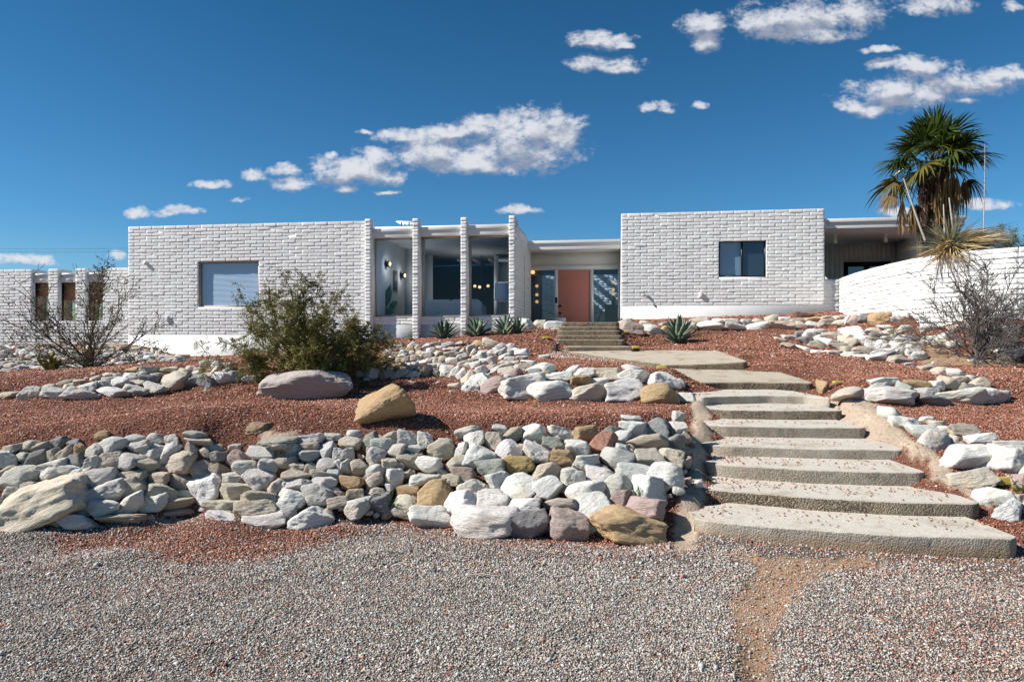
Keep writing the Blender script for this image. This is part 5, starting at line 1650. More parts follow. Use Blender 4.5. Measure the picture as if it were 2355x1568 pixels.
def build_green_bush():
    rng = np.random.default_rng(5)
    b = np.array([(700 - CX) / F * 10.9, 10.9, float(hz((700 - CX) / F * 10.9, 10.9))])
    k = 10.9 / F
    def env(d):
        rx = (238 if d[0] < 0 else 222) * k
        return 1 / math.sqrt((d[0] / rx) ** 2 + (d[1] / 1.2) ** 2 + (d[2] / (232 * k)) ** 2)
    o = empty('bush', tuple(b), 'dense green bush with small paired leaves behind the long pale boulder', 'bush')
    lines, tips = shrub(b, 56, env, rng, .014, .10, .03, (7, 3), .42, 84)
    # bare shoots standing out of the top
    for _ in range(60):
        q = tips[rng.integers(0, len(tips))]
        if q[-1][2] < b[2] + .75: continue
        lines.append((wander(q[-1], [rng.normal(0, .25), rng.normal(0, .2), 1], rng.uniform(.15, .42), 6, rng, .07, .05), np.linspace(.0045, .002, 6)))
    tubes(lines, 5).build('stems', M['olive_bark'], o, True)
    C, D = [], []
    for q in tips:
        m = rng.integers(5, 9)
        for i in range(m):
            t = rng.uniform(.15, 1) * (len(q) - 1)
            a = int(min(t, len(q) - 2))
            p = q[a] + (q[a + 1] - q[a]) * (t - a)
            if rng.random() < .34 + .55 * max(0, 1 - np.linalg.norm(p - b) / .85): continue
            C.append(p); D.append(unit(unit(q[a + 1] - q[a]) * .5 + rng.normal(0, .65, 3) + [0, 0, -.1]))
    C, D = np.array(C), np.array(D)
    V, Q, K, n = [], [], [], 0
    hue = rng.random(len(C))
    S = unit(np.cross(D, rng.normal(0, .3, D.shape) + [0, 0, 1.0]))
    for j in range(6):
        for sg in (-1, 1):
            t = .025 + j * .017
            c = C + D * t - np.array([0, 0, 1.0]) * t * t * 2.2
            dd = unit(D * .55 + S * sg + rng.normal(0, .18, D.shape) + [0, 0, -.15])
            nn = unit(np.cross(dd, np.cross(D, S) + rng.normal(0, .45, D.shape)))
            L = rng.uniform(.024, .038, len(C)); W = L * rng.uniform(.42, .6, len(C))
            v, q = leaf_quads(c, dd, nn, L, W)
            V.append(v); Q.append(q + n); n += len(v)
            col = np.array([.125, .14, .036]) * (1 - hue[:, None]) + np.array([.27, .245, .07]) * hue[:, None]
            col = col * rng.uniform(.65, 1.25, (len(C), 1))
            dead = rng.random(len(C)) < .05
            col[dead] = (.16, .09, .04)
            K.append(np.repeat(col, 4, 0))
    print('bush sprigs', len(C))
    mesh_np('foliage', np.concatenate(V), np.concatenate(Q), M['leaf'], o, np.concatenate(K))


def small_leaves(o, tips, rng, per, size, pal, prob=1.0):
    C, D = [], []
    for q in tips:
        if rng.random() > prob: continue
        for _ in range(rng.integers(1, per + 1)):
            t = rng.uniform(.2, 1) * (len(q) - 1); a = int(min(t, len(q) - 2))
            c = q[a] + (q[a + 1] - q[a]) * (t - a)
            for _ in range(rng.integers(3, 7)):
                C.append(c + rng.normal(0, size * .8, 3)); D.append(unit(rng.normal(0, 1, 3) + [0, 0, .2]))
    C, D = np.array(C), np.array(D)
    N = unit(np.cross(D, rng.normal(0, 1, D.shape)))
    L = rng.uniform(.7, 1.3, len(C)) * size
    V, Q = leaf_quads(C, D, N, L, L * .42)
    col = np.array(pal)[rng.integers(0, len(pal), len(C))] * rng.uniform(.7, 1.3, (len(C), 1))
    mesh_np('foliage', V, Q, M['leaf'], o, np.repeat(col, 4, 0))


def build_left_shrub():
    rng = np.random.default_rng(8)
    Y = 15.6
    b = np.array([(207 - CX) / F * Y, Y, float(hz((207 - CX) / F * Y, Y)) - .02])
    k = Y / F
    def env(d):
        rx = (300 if d[0] < 0 else 175) * k
        return 1 / math.sqrt((d[0] / rx) ** 2 + (d[1] / 1.5) ** 2 + (d[2] / (262 * k)) ** 2)
    o = empty('shrub', tuple(b), 'thin dark branched desert shrub with sparse tiny leaves before the low wing', 'shrub')
    lines, tips = shrub(b, 40, env, rng, .015, .12, .015, (6, 4), .48, 80)
    tubes(lines, 5).build('branches', M['bark'], o, True)
    small_leaves(o, tips, rng, 3, .056, [(.075, .085, .022), (.11, .11, .03), (.12, .09, .045)], .36)


def build_bare_shrub():
    rng = np.random.default_rng(14)
    Y = 12.7
    b = np.array([(2250 - CX) / F * Y, Y, float(hz((2250 - CX) / F * Y, Y)) - .03])
    k = Y / F
    def env(d):
        rx = (300 if d[0] < 0 else 260) * k
        return 1 / math.sqrt((d[0] / rx) ** 2 + (d[1] / 1.5) ** 2 + (d[2] / (262 * k)) ** 2)
    o = empty('shrub', tuple(b), 'leafless gray twiggy desert shrub in front of the curved white wall', 'shrub')
    lines, tips = shrub(b, 52, env, rng, .0128, .12, .012, (10, 6), .44, 84, 1.15)
    tubes(lines, 5).build('branches', M['grey_bark'], o, True)
    small_leaves(o, tips, rng, 1, .016, [(.11, .095, .04), (.09, .085, .035)], .25)


def strip(base, d, L, w, rng, droop, n=5, side=None, fold=0.0):
    """a narrow drooping blade"""
    t = np.linspace(0, 1, n)
    d = unit(np.asarray(d, float))
    s = unit(np.cross(d, [0, 0, 1.0])) if side is None else side
    ro = rng.uniform(-1.3, 1.3)
    s = s * math.cos(ro) + np.cross(s, d) * math.sin(ro)
    pts = base + d * (L * t)[:, None] + np.array([0, 0, -1.0]) * (droop * L * t ** 2)[:, None]
    ww = w * np.clip(1.05 - t ** 1.6, .03, 1) * .5
    return pts - s * ww[:, None], pts + s * ww[:, None]


class Blades:
    def __init__(s): s.V, s.Q, s.C, s.n = [], [], [], 0

    def add(s, a, b, col):
        n = len(a)
        s.V.append(np.concatenate([a, b]))
        i = np.arange(n - 1)
        s.Q.append(np.stack([i, i + 1, n + i + 1, n + i], -1) + s.n)
        c = np.tile(col, (2 * n, 1)) if np.ndim(col) == 1 else np.concatenate([col, col])
        s.C.append(c); s.n += 2 * n

    def build(s, name, mat, parent=None):
        return mesh_np(name, np.concatenate(s.V), np.concatenate(s.Q), mat, parent, np.concatenate(s.C))


def fan(c, az, pol, rng, pet, rad, col0, col1, droop, spread=118, hang=False, nseg=34):
    """one fan palm leaf: arched stalk, then a folded fan of segments with hanging tips"""
    B = Blades()
    d = radial(az, pol)
    n = 8
    t = np.linspace(0, 1, n)
    sag = droop * .55
    stalk = c + d * (pet * t)[:, None] + np.array([0, 0, -1.0]) * (sag * pet * t ** 2)[:, None]
    ax = unit(stalk[-1] - stalk[-2])
    side = unit(np.cross(ax, [0, 0, 1.0])) if abs(ax[2]) < .97 else np.array([1.0, 0, 0])
    up = np.cross(side, ax)
    s2 = unit(side * math.cos(rng.normal(0, .35)) + up * math.sin(rng.normal(0, .35)))
    nrm = unit(np.cross(s2, ax))
    hub = stalk[-1]
    for k in range(nseg):
        a = R(spread) * (2 * (k + .5) / nseg - 1)
        dirn = unit(ax * math.cos(a) + s2 * math.sin(a) - nrm * .22 * abs(math.sin(a)) + rng.normal(0, .045, 3))
        L = rad * (1 - .30 * (abs(a) / R(spread)) ** 2) * rng.uniform(.88, 1.08)
        w = L * .070
        m = 7
        tt = np.linspace(0, 1, m)
        dr = droop * L * (.35 + .9 * rng.random())
        pts = hub + dirn * (L * tt)[:, None] + np.array([0, 0, -1.0]) * (dr * np.clip(tt - .42, 0, 1) ** 2 * 2.2)[:, None]
        ss = unit(np.cross(dirn, nrm) + nrm * rng.normal(0, .35))
        ww = w * np.interp(tt, [0, .12, .5, .75, 1], [.25, .8, 1, .62, .05])
        col = np.array(col0) * (1 - tt[:, None] ** 2) + np.array(col1) * tt[:, None] ** 2
        B.add(pts - ss * ww[:, None] * .5, pts + ss * ww[:, None] * .5, col * rng.uniform(.7, 1.3))
    # stalk as a flat strap
    ss = side * .012
    B.add(stalk - ss, stalk + ss, np.array(col0) * 1.4 + [.03, .02, 0])
    B.add(stalk - up * .008, stalk + up * .008, np.array(col0) * 1.2 + [.03, .02, 0])
    return B


def build_palm():
    rng = np.random.default_rng(31)
    Y = 17.2
    x = (2146 - CX) / F * Y
    zt = EYE - (382 - CY) / F * Y
    zg = 2.3
    o = empty('palm_tree', (x, Y, zg), 'tall fan palm with green crown and hanging dead fronds behind the curved wall', 'palm tree')
    # trunk: ringed below, shaggy leaf bases above
    lean = lambda z: x - .10 * (zt - z) / (zt - zg) * -.3
    hs = np.linspace(zg - .2, zt, 90)
    f = (hs - zg) / (zt - zg)
    rad = np.interp(f, [0, .3, .55, .7, .8, .93, 1], [.40, .385, .36, .31, .29, .26, .16])
    n = 40
    a = np.linspace(0, 2 * np.pi, n, endpoint=False)
    V = np.stack([np.array([lean(h) + r * np.cos(a) * 1.0, Y + r * np.sin(a), np.full(n, h)]).T for h, r in zip(hs, rad)]).reshape(-1, 3)
    ring = .010 * np.sin(V[:, 2] * 62 + fbm(V * 3, 2, 3) * 3) + fbm(V * [9, 9, 22], 3, 4) * .022
    ctr = np.c_[[lean(h) for h in V[:, 2]], np.full(len(V), Y)]
    out = unit(V[:, :2] - ctr)
    V[:, :2] += out * ring[:, None]
    i = np.arange(90)[:-1, None] * n; j = np.arange(n)[None]; k = (j + 1) % n
    Q = np.stack([i + j, i + k, i + n + k, i + n + j], -1).reshape(-1, 4)
    mesh_np('trunk', V, Q, M['palm_trunk'], o, None, True)
    m = MB()
    for h in np.linspace(zg + (zt - zg) * .56, zt - .05, 26):
        r = np.interp((h - zg) / (zt - zg), [0, .55, .7, 1], [.38, .36, .32, .20])
        for q in range(11):
            aa = 2 * np.pi * q / 11 + h * 7.3 + rng.normal(0, .12)
            d = np.array([math.cos(aa), math.sin(aa), 0])
            p = np.array([lean(h), Y, h]) + d * (r - .03)
            L = rng.uniform(.10, .24); s = np.cross(d, [0, 0, 1]) * rng.uniform(.04, .075)
            tip = p + d * rng.uniform(.06, .13) + [0, 0, L]
            b2 = p + [0, 0, -.05]
            m.add([b2 - s, b2 + s, tip + s * .45, tip - s * .45, b2 + d * .05, tip + d * .02], [[0, 1, 2, 3]], [[0, 3, 5], [0, 5, 4], [1, 4, 5], [1, 5, 2]])
    m.build('leaf_bases', M['palm_boots'], o)
    c = np.array([lean(zt), Y, zt])
    # living fronds
    N = 38
    for q in range(N):
        f = (q + .5) / N
        pol = R(4 + 74 * f ** .75 + rng.normal(0, 6))
        az = q * 2.39996 + rng.normal(0, .15)
        g = rng.random()
        old = f > .86
        if old and not (math.cos(az) < -.2):
            pol -= R(14)
        elif old: pol += R(16)
        c0 = np.array([.020, .052, .013]) * (1 - g) + np.array([.052, .082, .014]) * g
        if old: c0 = np.array([.115, .105, .02])
        B = fan(c + radial(az, pol) * .05 + [0, 0, rng.uniform(-.05, .12)], az, pol, rng, .66 + .26 * f * rng.random(), .80 * rng.uniform(.72, 1.1), c0, c0 * .9 + [.035, .03, .004], .14 + .42 * f)
        B.build('frond', M['frond'], o)
    # drying and dead fronds hanging round the shaft
    # closed dead fans hanging straight down on thin stalks
    for hx, hy, L, sp, dy in ((2076, 458, .86, 15, -.3), (2098, 466, .92, 17, -.35), (2160, 418, 1.08, 15, -.5), (2176, 402, 1.10, 12, -.42), (2201, 404, 1.25, 15, -.2), (2218, 408, 1.05, 17, .1), (2190, 396, 1.2, 13, .35), (2120, 420, .9, 12, .4)):
        hub = P(hx, hy, Y + dy)
        top = np.array([lean(zt), Y, zt - rng.uniform(.02, .2)])
        B = Blades()
        t = np.linspace(0, 1, 9)[:, None]
        mid = (top + hub) / 2; mid[2] = max(top[2], hub[2]) + .06
        mid[:2] = top[:2] * .25 + hub[:2] * .75
        st = (1 - t) ** 2 * top + 2 * t * (1 - t) * mid + t ** 2 * hub
        e = np.array([.013, .004, 0])
        B.add(st - e, st + e, np.array([.20, .15, .075]))
        for k in range(40):
            a = R(sp) * rng.normal(0, .62); b = R(sp) * rng.normal(0, .5)
            dirn = unit(np.array([math.sin(a), math.sin(b), -1.0]))
            l = L * rng.uniform(.55, 1.05)
            m = 7
            tt = np.linspace(0, 1, m)
            pts = hub + dirn * (l * tt)[:, None] - np.array([dirn[0], dirn[1], 0]) * (l * .38 * tt ** 2)[:, None] + rng.normal(0, .012, (m, 3)) * tt[:, None]
            ro = rng.uniform(0, 3.14)
            ss = np.array([math.cos(ro), math.sin(ro), 0])
            ww = .034 * np.interp(tt, [0, .15, .5, .8, 1], [.3, .8, 1, .6, .1])
            col = np.array([.36, .225, .088]) * rng.uniform(.45, 1.25)
            B.add(pts - ss * ww[:, None] * .5, pts + ss * ww[:, None] * .5, col)
        B.build('dead_frond', M['dry'], o)
    for az, pol, pet, rad, br in ((180, 84, 1.0, .46, .35), (190, 98, 1.2, .40, 1), (172, 102, .95, .38, .9), (4, 80, .95, .52, .1)):
        c0 = np.array([.07, .085, .016]) * (1 - br) + np.array([.15, .10, .035]) * br
        B = fan(np.array([lean(zt), Y, zt]), R(az), R(pol), rng, pet, rad, c0, np.array([.20, .12, .045]) if br > .3 else c0, .95, 80, False, 30)
        B.build('dead_frond' if br > .3 else 'frond', M['dry'] if br > .3 else M['frond'], o)


def build_sotol(line, nor, seg, zt):
    rng = np.random.default_rng(77)
    Y = 14.55
    c = np.array([(2186 - CX) / F * Y, Y, zt + .16])
    o = empty('yucca', (c[0], c[1], zt - .8), 'spiky yucca with gray green blades and dry straw skirt spilling over the curved wall', 'yucca')
    tubes([(np.array([[c[0] + .02, c[1] + .12, zt - 1.1], [c[0], c[1] + .05, zt - .3], c]), [.16, .15, .12])], 10).build('trunk', M['palm_trunk'], o, True)
    B, D = Blades(), Blades()
    for k in range(330):
        d = radial(rng.uniform(0, 2 * np.pi), R(rng.uniform(2, 96)))
        L = rng.uniform(.55, .98)
        a, b = strip(c, d, L, .016, rng, rng.uniform(0, .25))
        col = np.array([.17, .20, .125]) * rng.uniform(.6, 1.3) if rng.random() < .72 else np.array([.34, .26, .13]) * rng.uniform(.7, 1.2)
        B.add(a, b, col)
    for k in range(760):
        right = rng.random() < .66
        az = rng.normal(-.02, .30) if right else rng.uniform(math.pi * .95, math.pi * 1.9)
        d = radial(az, R(rng.uniform(66, 96) if right else rng.uniform(85, 122)))
        L = rng.uniform(.55, 1.28) if right else rng.uniform(.45, 1.0)
        start = c + rng.normal(0, .07, 3) + [0, 0, .06 if right else -.02]
        a, b = strip(start, d, L, .026, rng, rng.uniform(.02, .22))
        if right:
            lo = zt + .07 + rng.uniform(0, .16)
            a[:, 2] = np.maximum(a[:, 2], lo); b[:, 2] = np.maximum(b[:, 2], lo)
        D.add(a, b, np.array([.50, .37, .19]) * rng.uniform(.55, 1.25))
    B.build('leaves', M['dry'], o)
    D.build('dry_leaves', M['dry'], o)
    k = Y / F
    def at(px, py, dy=0): return P(px, py, Y + dy)
    L = [(np.array([at(2128, 553), at(2112, 510), at(2093, 455), at(2078, 410)]), [.024, .022, .018, .013]),
         (np.array([at(2172, 552, .1), at(2172, 520, .1), at(2170, 470, .1)]), [.018, .017, .012]),
         (np.array([at(2196, 550, .1), at(2191, 520, .1), at(2183, 455, .1)]), [.022, .02, .014]),
         (np.array([at(2262, 572, .3), at(2262.5, 520, .3), at(2264, 440, .3), at(2265, 372, .3), at(2265, 330, .3)]), [.013, .012, .010, .008, .004])]
    for pts, r in L:
        tubes([(spline(pts, 6), np.interp(np.linspace(0, 1, len(spline(pts, 6))), np.linspace(0, 1, len(r)), r))], 7).build('flower_stalk', M['stalk'], o, True)
    # dry seed tufts on the thin stalk
    T = Blades()
    for _ in range(150):
        t = rng.uniform(.35, 1)
        p = at(2262 + 3 * t, 572 - 242 * t, .3)
        a, b = strip(p, radial(rng.uniform(0, 6.28), R(rng.uniform(20, 70))), rng.uniform(.03, .08), .007, rng, .1, 3)
        T.add(a, b, np.array([.22, .17, .12]) * rng.uniform(.6, 1.2))
    tag(T.build('seed_tufts', M['dry'], o), kind='stuff')


def build_agaves():
    rng = np.random.default_rng(3)
    spec = [(1020, 783, 18.2, 30, 46, 40, 'blue green agave left of the third pier below the tall windows'),
            (1097, 778, 17.9, 33, 42, 34, 'wide open agave with pale leaves under the third tall window'),
            (1162, 777, 17.6, 30, 50, 36, 'upright blue green agave just left of the entry rocks'),
            (1191, 775, 17.6, 17, 40, 22, 'small narrow agave beside the entry rocks'),
            (1560, 777, 16.6, 33, 62, 44, 'lone large agave below the right wing wall')]
    for px, py, Y, hw, hh, n, lab in spec:
        x = (px - CX) / F * Y
        z = float(hz(x, Y)) - .02
        o = empty('agave', (x, Y, z), lab, 'agave', 'agaves in the red gravel')
        V, Q, C, nn = [], [], [], 0
        k = Y / F
        for i in range(n):
            f = i / n
            pol = R(8 + 74 * f ** .85 + rng.normal(0, 5)); az = i * 2.39996 + rng.normal(0, .2)
            d = radial(az, pol)
            L = (hh * k * math.cos(pol) ** 2 + hw * 1.25 * k * math.sin(pol) ** 2) * rng.uniform(.88, 1.12)
            side = unit(np.cross(d, [0, 0, 1.0])); up = np.cross(side, d)
            m = 7
            t = np.linspace(0, 1, m)
            arch = np.array([0, 0, 1.0]) * (.10 * L * np.sin(t * 2.2) * math.sin(pol))[:, None]
            mid = np.array([x, Y, z]) + d * (L * t)[:, None] + arch + d * .03
            w = L * .125 * np.interp(t, [0, .15, .45, .8, 1], [.8, .75, 1, .55, .03])
            l = mid - side * w[:, None] + up * (w * .45)[:, None]; r = mid + side * w[:, None] + up * (w * .45)[:, None]
            u = mid - up * (w * .25)[:, None]
            V.append(np.concatenate([l, mid, r, u])); a = np.arange(m - 1)
            for p, q in ((0, 1), (1, 2), (2, 3), (3, 0)):
                Q.append(np.stack([a + p * m, a + p * m + 1, a + q * m + 1, a + q * m], -1) + nn)
            col = (np.array([.105, .165, .115]) * (1 - f) + np.array([.175, .215, .145]) * f) * rng.uniform(.75, 1.2)
            c = np.tile(col, (4 * m, 1)); e = np.tile(t, 4)[:, None]
            c = c * (1 - .5 * (e > .95)) + np.array([.03, .015, .0]) * (e > .95)
            C.append(c); nn += 4 * m
        mesh_np('leaves', np.concatenate(V), np.concatenate(Q), M['agave'], o, np.concatenate(C))


def build_small_plants():
    rng = np.random.default_rng(12)
    # yellow cholla
    Y = 14.6
    x = (118 - CX) / F * Y; z = float(hz(x, Y)) - .02
    o = empty('cactus', (x, Y, z), 'small yellow green jointed cactus at the foot of the far stone pile', 'cactus')
    L = []
    for k in range(11):
        d = radial(rng.uniform(0, 6.28), R(rng.uniform(8, 58)))
        q = wander([x, Y, z], d, rng.uniform(.22, .38), 6, rng, .12, .06)
        L.append(q)
        for _ in range(3): L.append(wander(q[rng.integers(2, 6)], d + rng.normal(0, .7, 3) + [0, 0, .5], rng.uniform(.09, .16), 5, rng, .1, .08))
    m = tubes([(q, np.interp(np.linspace(0, 1, len(q)), [0, .3, .8, 1], [.022, .030, .028, .012])) for q in L], 8)
    ob = m.build('joints', None, o, True)
    a = ob.data.color_attributes.new('col', 'FLOAT_COLOR', 'POINT')
    c = np.ones((len(ob.data.vertices), 4), np.float32); c[:, :3] = np.array([.27, .245, .045]) * rng.uniform(.6, 1.2, (len(c), 1))
    a.data.foreach_set('color', c.ravel()); ob.data.materials.append(M['cactus'])
    S = Blades()
    for q in L:
        for _ in range(26):
            p = q[rng.integers(0, len(q))]; d = unit(rng.normal(0, 1, 3))
            s = strip(p + d * .02, d, .03, .003, rng, 0, 2); S.add(s[0], s[1], np.array([.5, .45, .2]))
    S.build('spines', M['dry'], o)
    # tufts and weeds
    spec = [('grass_tuft', 2268, 1277, None, 26, .20, 'green grass tuft growing at the lowest step', (.16, .19, .05)),
            ('weed', 945, 786, 18.5, 20, .26, 'low green weed by the second pier', (.11, .15, .035)),
            ('weed', 1066, 836, None, 18, .14, 'small yellow green weed low on the bank stones below the windows', (.17, .19, .04)),
            ('weed', 1090, 812, None, 12, .11, 'tiny bright green weed high on the bank stones below the windows', (.12, .17, .03)),
            ('weed', 995, 862, None, 26, .16, 'dry olive weed at the foot of the bank stones', (.17, .16, .05)),
            ('weed', 1606, 764, 17.3, 20, .17, 'bright green weed beside the lone large agave', (.11, .2, .03)),
            ('weed', 1994, 722, 19.4, 20, .18, 'straggly pale weed against the curved wall', (.16, .17, .07)),
            ('weed', 1132, 772, 18.3, 18, .18, 'yellow green weed between the two agaves by the entry', (.16, .17, .03)),
            ('weed', 1467, 800, 15.0, 12, .08, 'mossy green weed at the corner of the lowest entry tread', (.08, .13, .02)),
            ('weed', 845, 897, 10.6, 42, .13, 'flat olive ground weed in the shade right of the long boulder', (.13, .13, .04)),
            ('weed', 1468, 1142, None, 10, .10, 'thin green weed between stones of the front wall', (.10, .15, .03)),
            ('weed', 902, 1164, None, 9, .14, 'thin green sprig between stones low in the front wall', (.12, .16, .03)),
            ('weed', 1712, 1352, None, 10, .06, 'tiny green sprout in the driveway gravel by the rut', (.12, .15, .04)),
            ('weed', 1716, 816, None, 9, .09, 'pale little plant alone on the red gravel above the slabs', (.3, .32, .2)),
            ('weed', 2342, 1128, None, 10, .16, 'green sprig between stones at the right frame edge', (.12, .19, .03)),
            ('weed', 560, 848, 11.5, 20, .10, 'dry yellow weed on the upper red terrace', (.2, .17, .06))]
    for name, px, py, Y, n, h, lab, col in spec:
        if Y is None:
            p = hit(px, py, 2.5, 20)
            if p is None: p = P(px, py, 14)
        else:
            p = np.array([(px - CX) / F * Y, Y, 0]); p[2] = float(hz(p[0], Y))
        p = p - [0, 0, .01]
        o = empty(name, tuple(p), lab, 'weed' if name == 'weed' else 'grass')
        B = Blades()
        if name == 'grass_tuft':
            for _ in range(170):
                a, b = strip(p + rng.normal(0, .028, 3) * [1, 1, 0], radial(rng.uniform(0, 6.28), R(rng.uniform(2, 72))), h * rng.uniform(.45, 1.05), .0045, rng, rng.uniform(.1, .5))
                B.add(a, b, np.array(col) * rng.uniform(.5, 1.4) if rng.random() < .7 else np.array([.34, .27, .12]))
        else:
            sp = .8 if 'flat' not in lab else 2.2
            for _ in range(n):
                d = radial(rng.uniform(0, 6.28), R(rng.uniform(8, 72)))
                q = wander(p + rng.normal(0, .03 * sp, 3) * [1, 1, 0], d, h * rng.uniform(.6, 1.2), 6, rng, .14, .02)
                w = np.linspace(.0035, .0015, 6)[:, None]
                B.add(q - [1, 0, 0] * w, q + [1, 0, 0] * w, np.array(col) * .8)
                for r in q[1:]:
                    for _ in range(3):
                        a, b = strip(r, rng.normal(0, 1, 3) + [0, 0, .4], h * rng.uniform(.10, .22), h * .05, rng, .2, 3)
                        B.add(a, b, np.array(col) * rng.uniform(.55, 1.35))
        B.build('foliage', M['leaf'], o)


def build_tree(px, py0, py1, Y, seed, label, wpx, name='tree', hang=True):
    rng = np.random.default_rng(seed)
    x = (px - CX) / F * Y; zb = 2.2; zt = EYE - (py1 - CY) / F * Y
    o = empty(name, (x, Y, zb), label, 'tree', 'trees behind the curved wall' if name == 'tree' else None)
    H = zt - zb; W = wpx * Y / F
    lines, tips = [], []
    for s in range(3):
        d = radial(rng.uniform(0, 6.28), R(rng.uniform(4, 22)))
        tr = wander([x, Y, zb - .2], d, H * .5, 8, rng, .10, .03)
        lines.append((tr, np.linspace(.14, .07, 8)))
        for k in range(9):
            i = rng.integers(3, 8)
            dd = radial(rng.uniform(0, 6.28), R(rng.uniform(20, 85)))
            q = wander(tr[i], dd, rng.uniform(.5, 1) * max(W, H * .45), 9, rng, .17, .03)
            lines.append((q, np.linspace(.05, .012, 9)))
            for _ in range(7):
                a = rng.integers(2, 9)
                u = wander(q[a], unit(q[a] - q[a - 1]) + rng.normal(0, .6, 3), rng.uniform(.4, 1.0), 7, rng, .2, .03)
                lines.append((u, np.linspace(.014, .004, 7)))
                for _ in range(4):
                    tips.append(wander(u[rng.integers(1, 7)], unit(u[-1] - u[0]) + rng.normal(0, .6, 3), rng.uniform(.25, .6), 6, rng, .16, .02))
    tubes(lines, 6).build('trunk', M['bark'], o, True)
    B = Blades()
    for q in tips:
        B.add(q - [.006, 0, 0], q + [.006, 0, 0], np.array([.07, .09, .03]))
        for r in q[1:]:
            for _ in range(9):
                a, b = strip(r + rng.normal(0, .05, 3), rng.normal(0, 1, 3) + [0, 0, .3], rng.uniform(.06, .15), .014, rng, .1, 3)
                B.add(a, b, np.array([.075, .105, .030]) * rng.uniform(.5, 1.6))
    B.build('crown', M['leaf'], o)


# ------------------------------------------------------------------ furniture seen through the glass, lamps, odds and ends
def local(m, u, o):
    """geometry written as (along the front, into the house, up) -> world"""
    for i, V in enumerate(m.V):
        m.V[i] = np.array([HW(u + a, o + b, c) for a, b, c in V])
    return m


def lamp(p, watts, name, parent):
    d = bpy.data.lights.new(name, 'POINT')
    d.energy, d.color, d.shadow_soft_size = watts, (1.0, .93, .84), .08
    l = bpy.data.objects.new(name, d)
    l.location = np.array(p) - np.array(parent.location)
    link(l, parent)


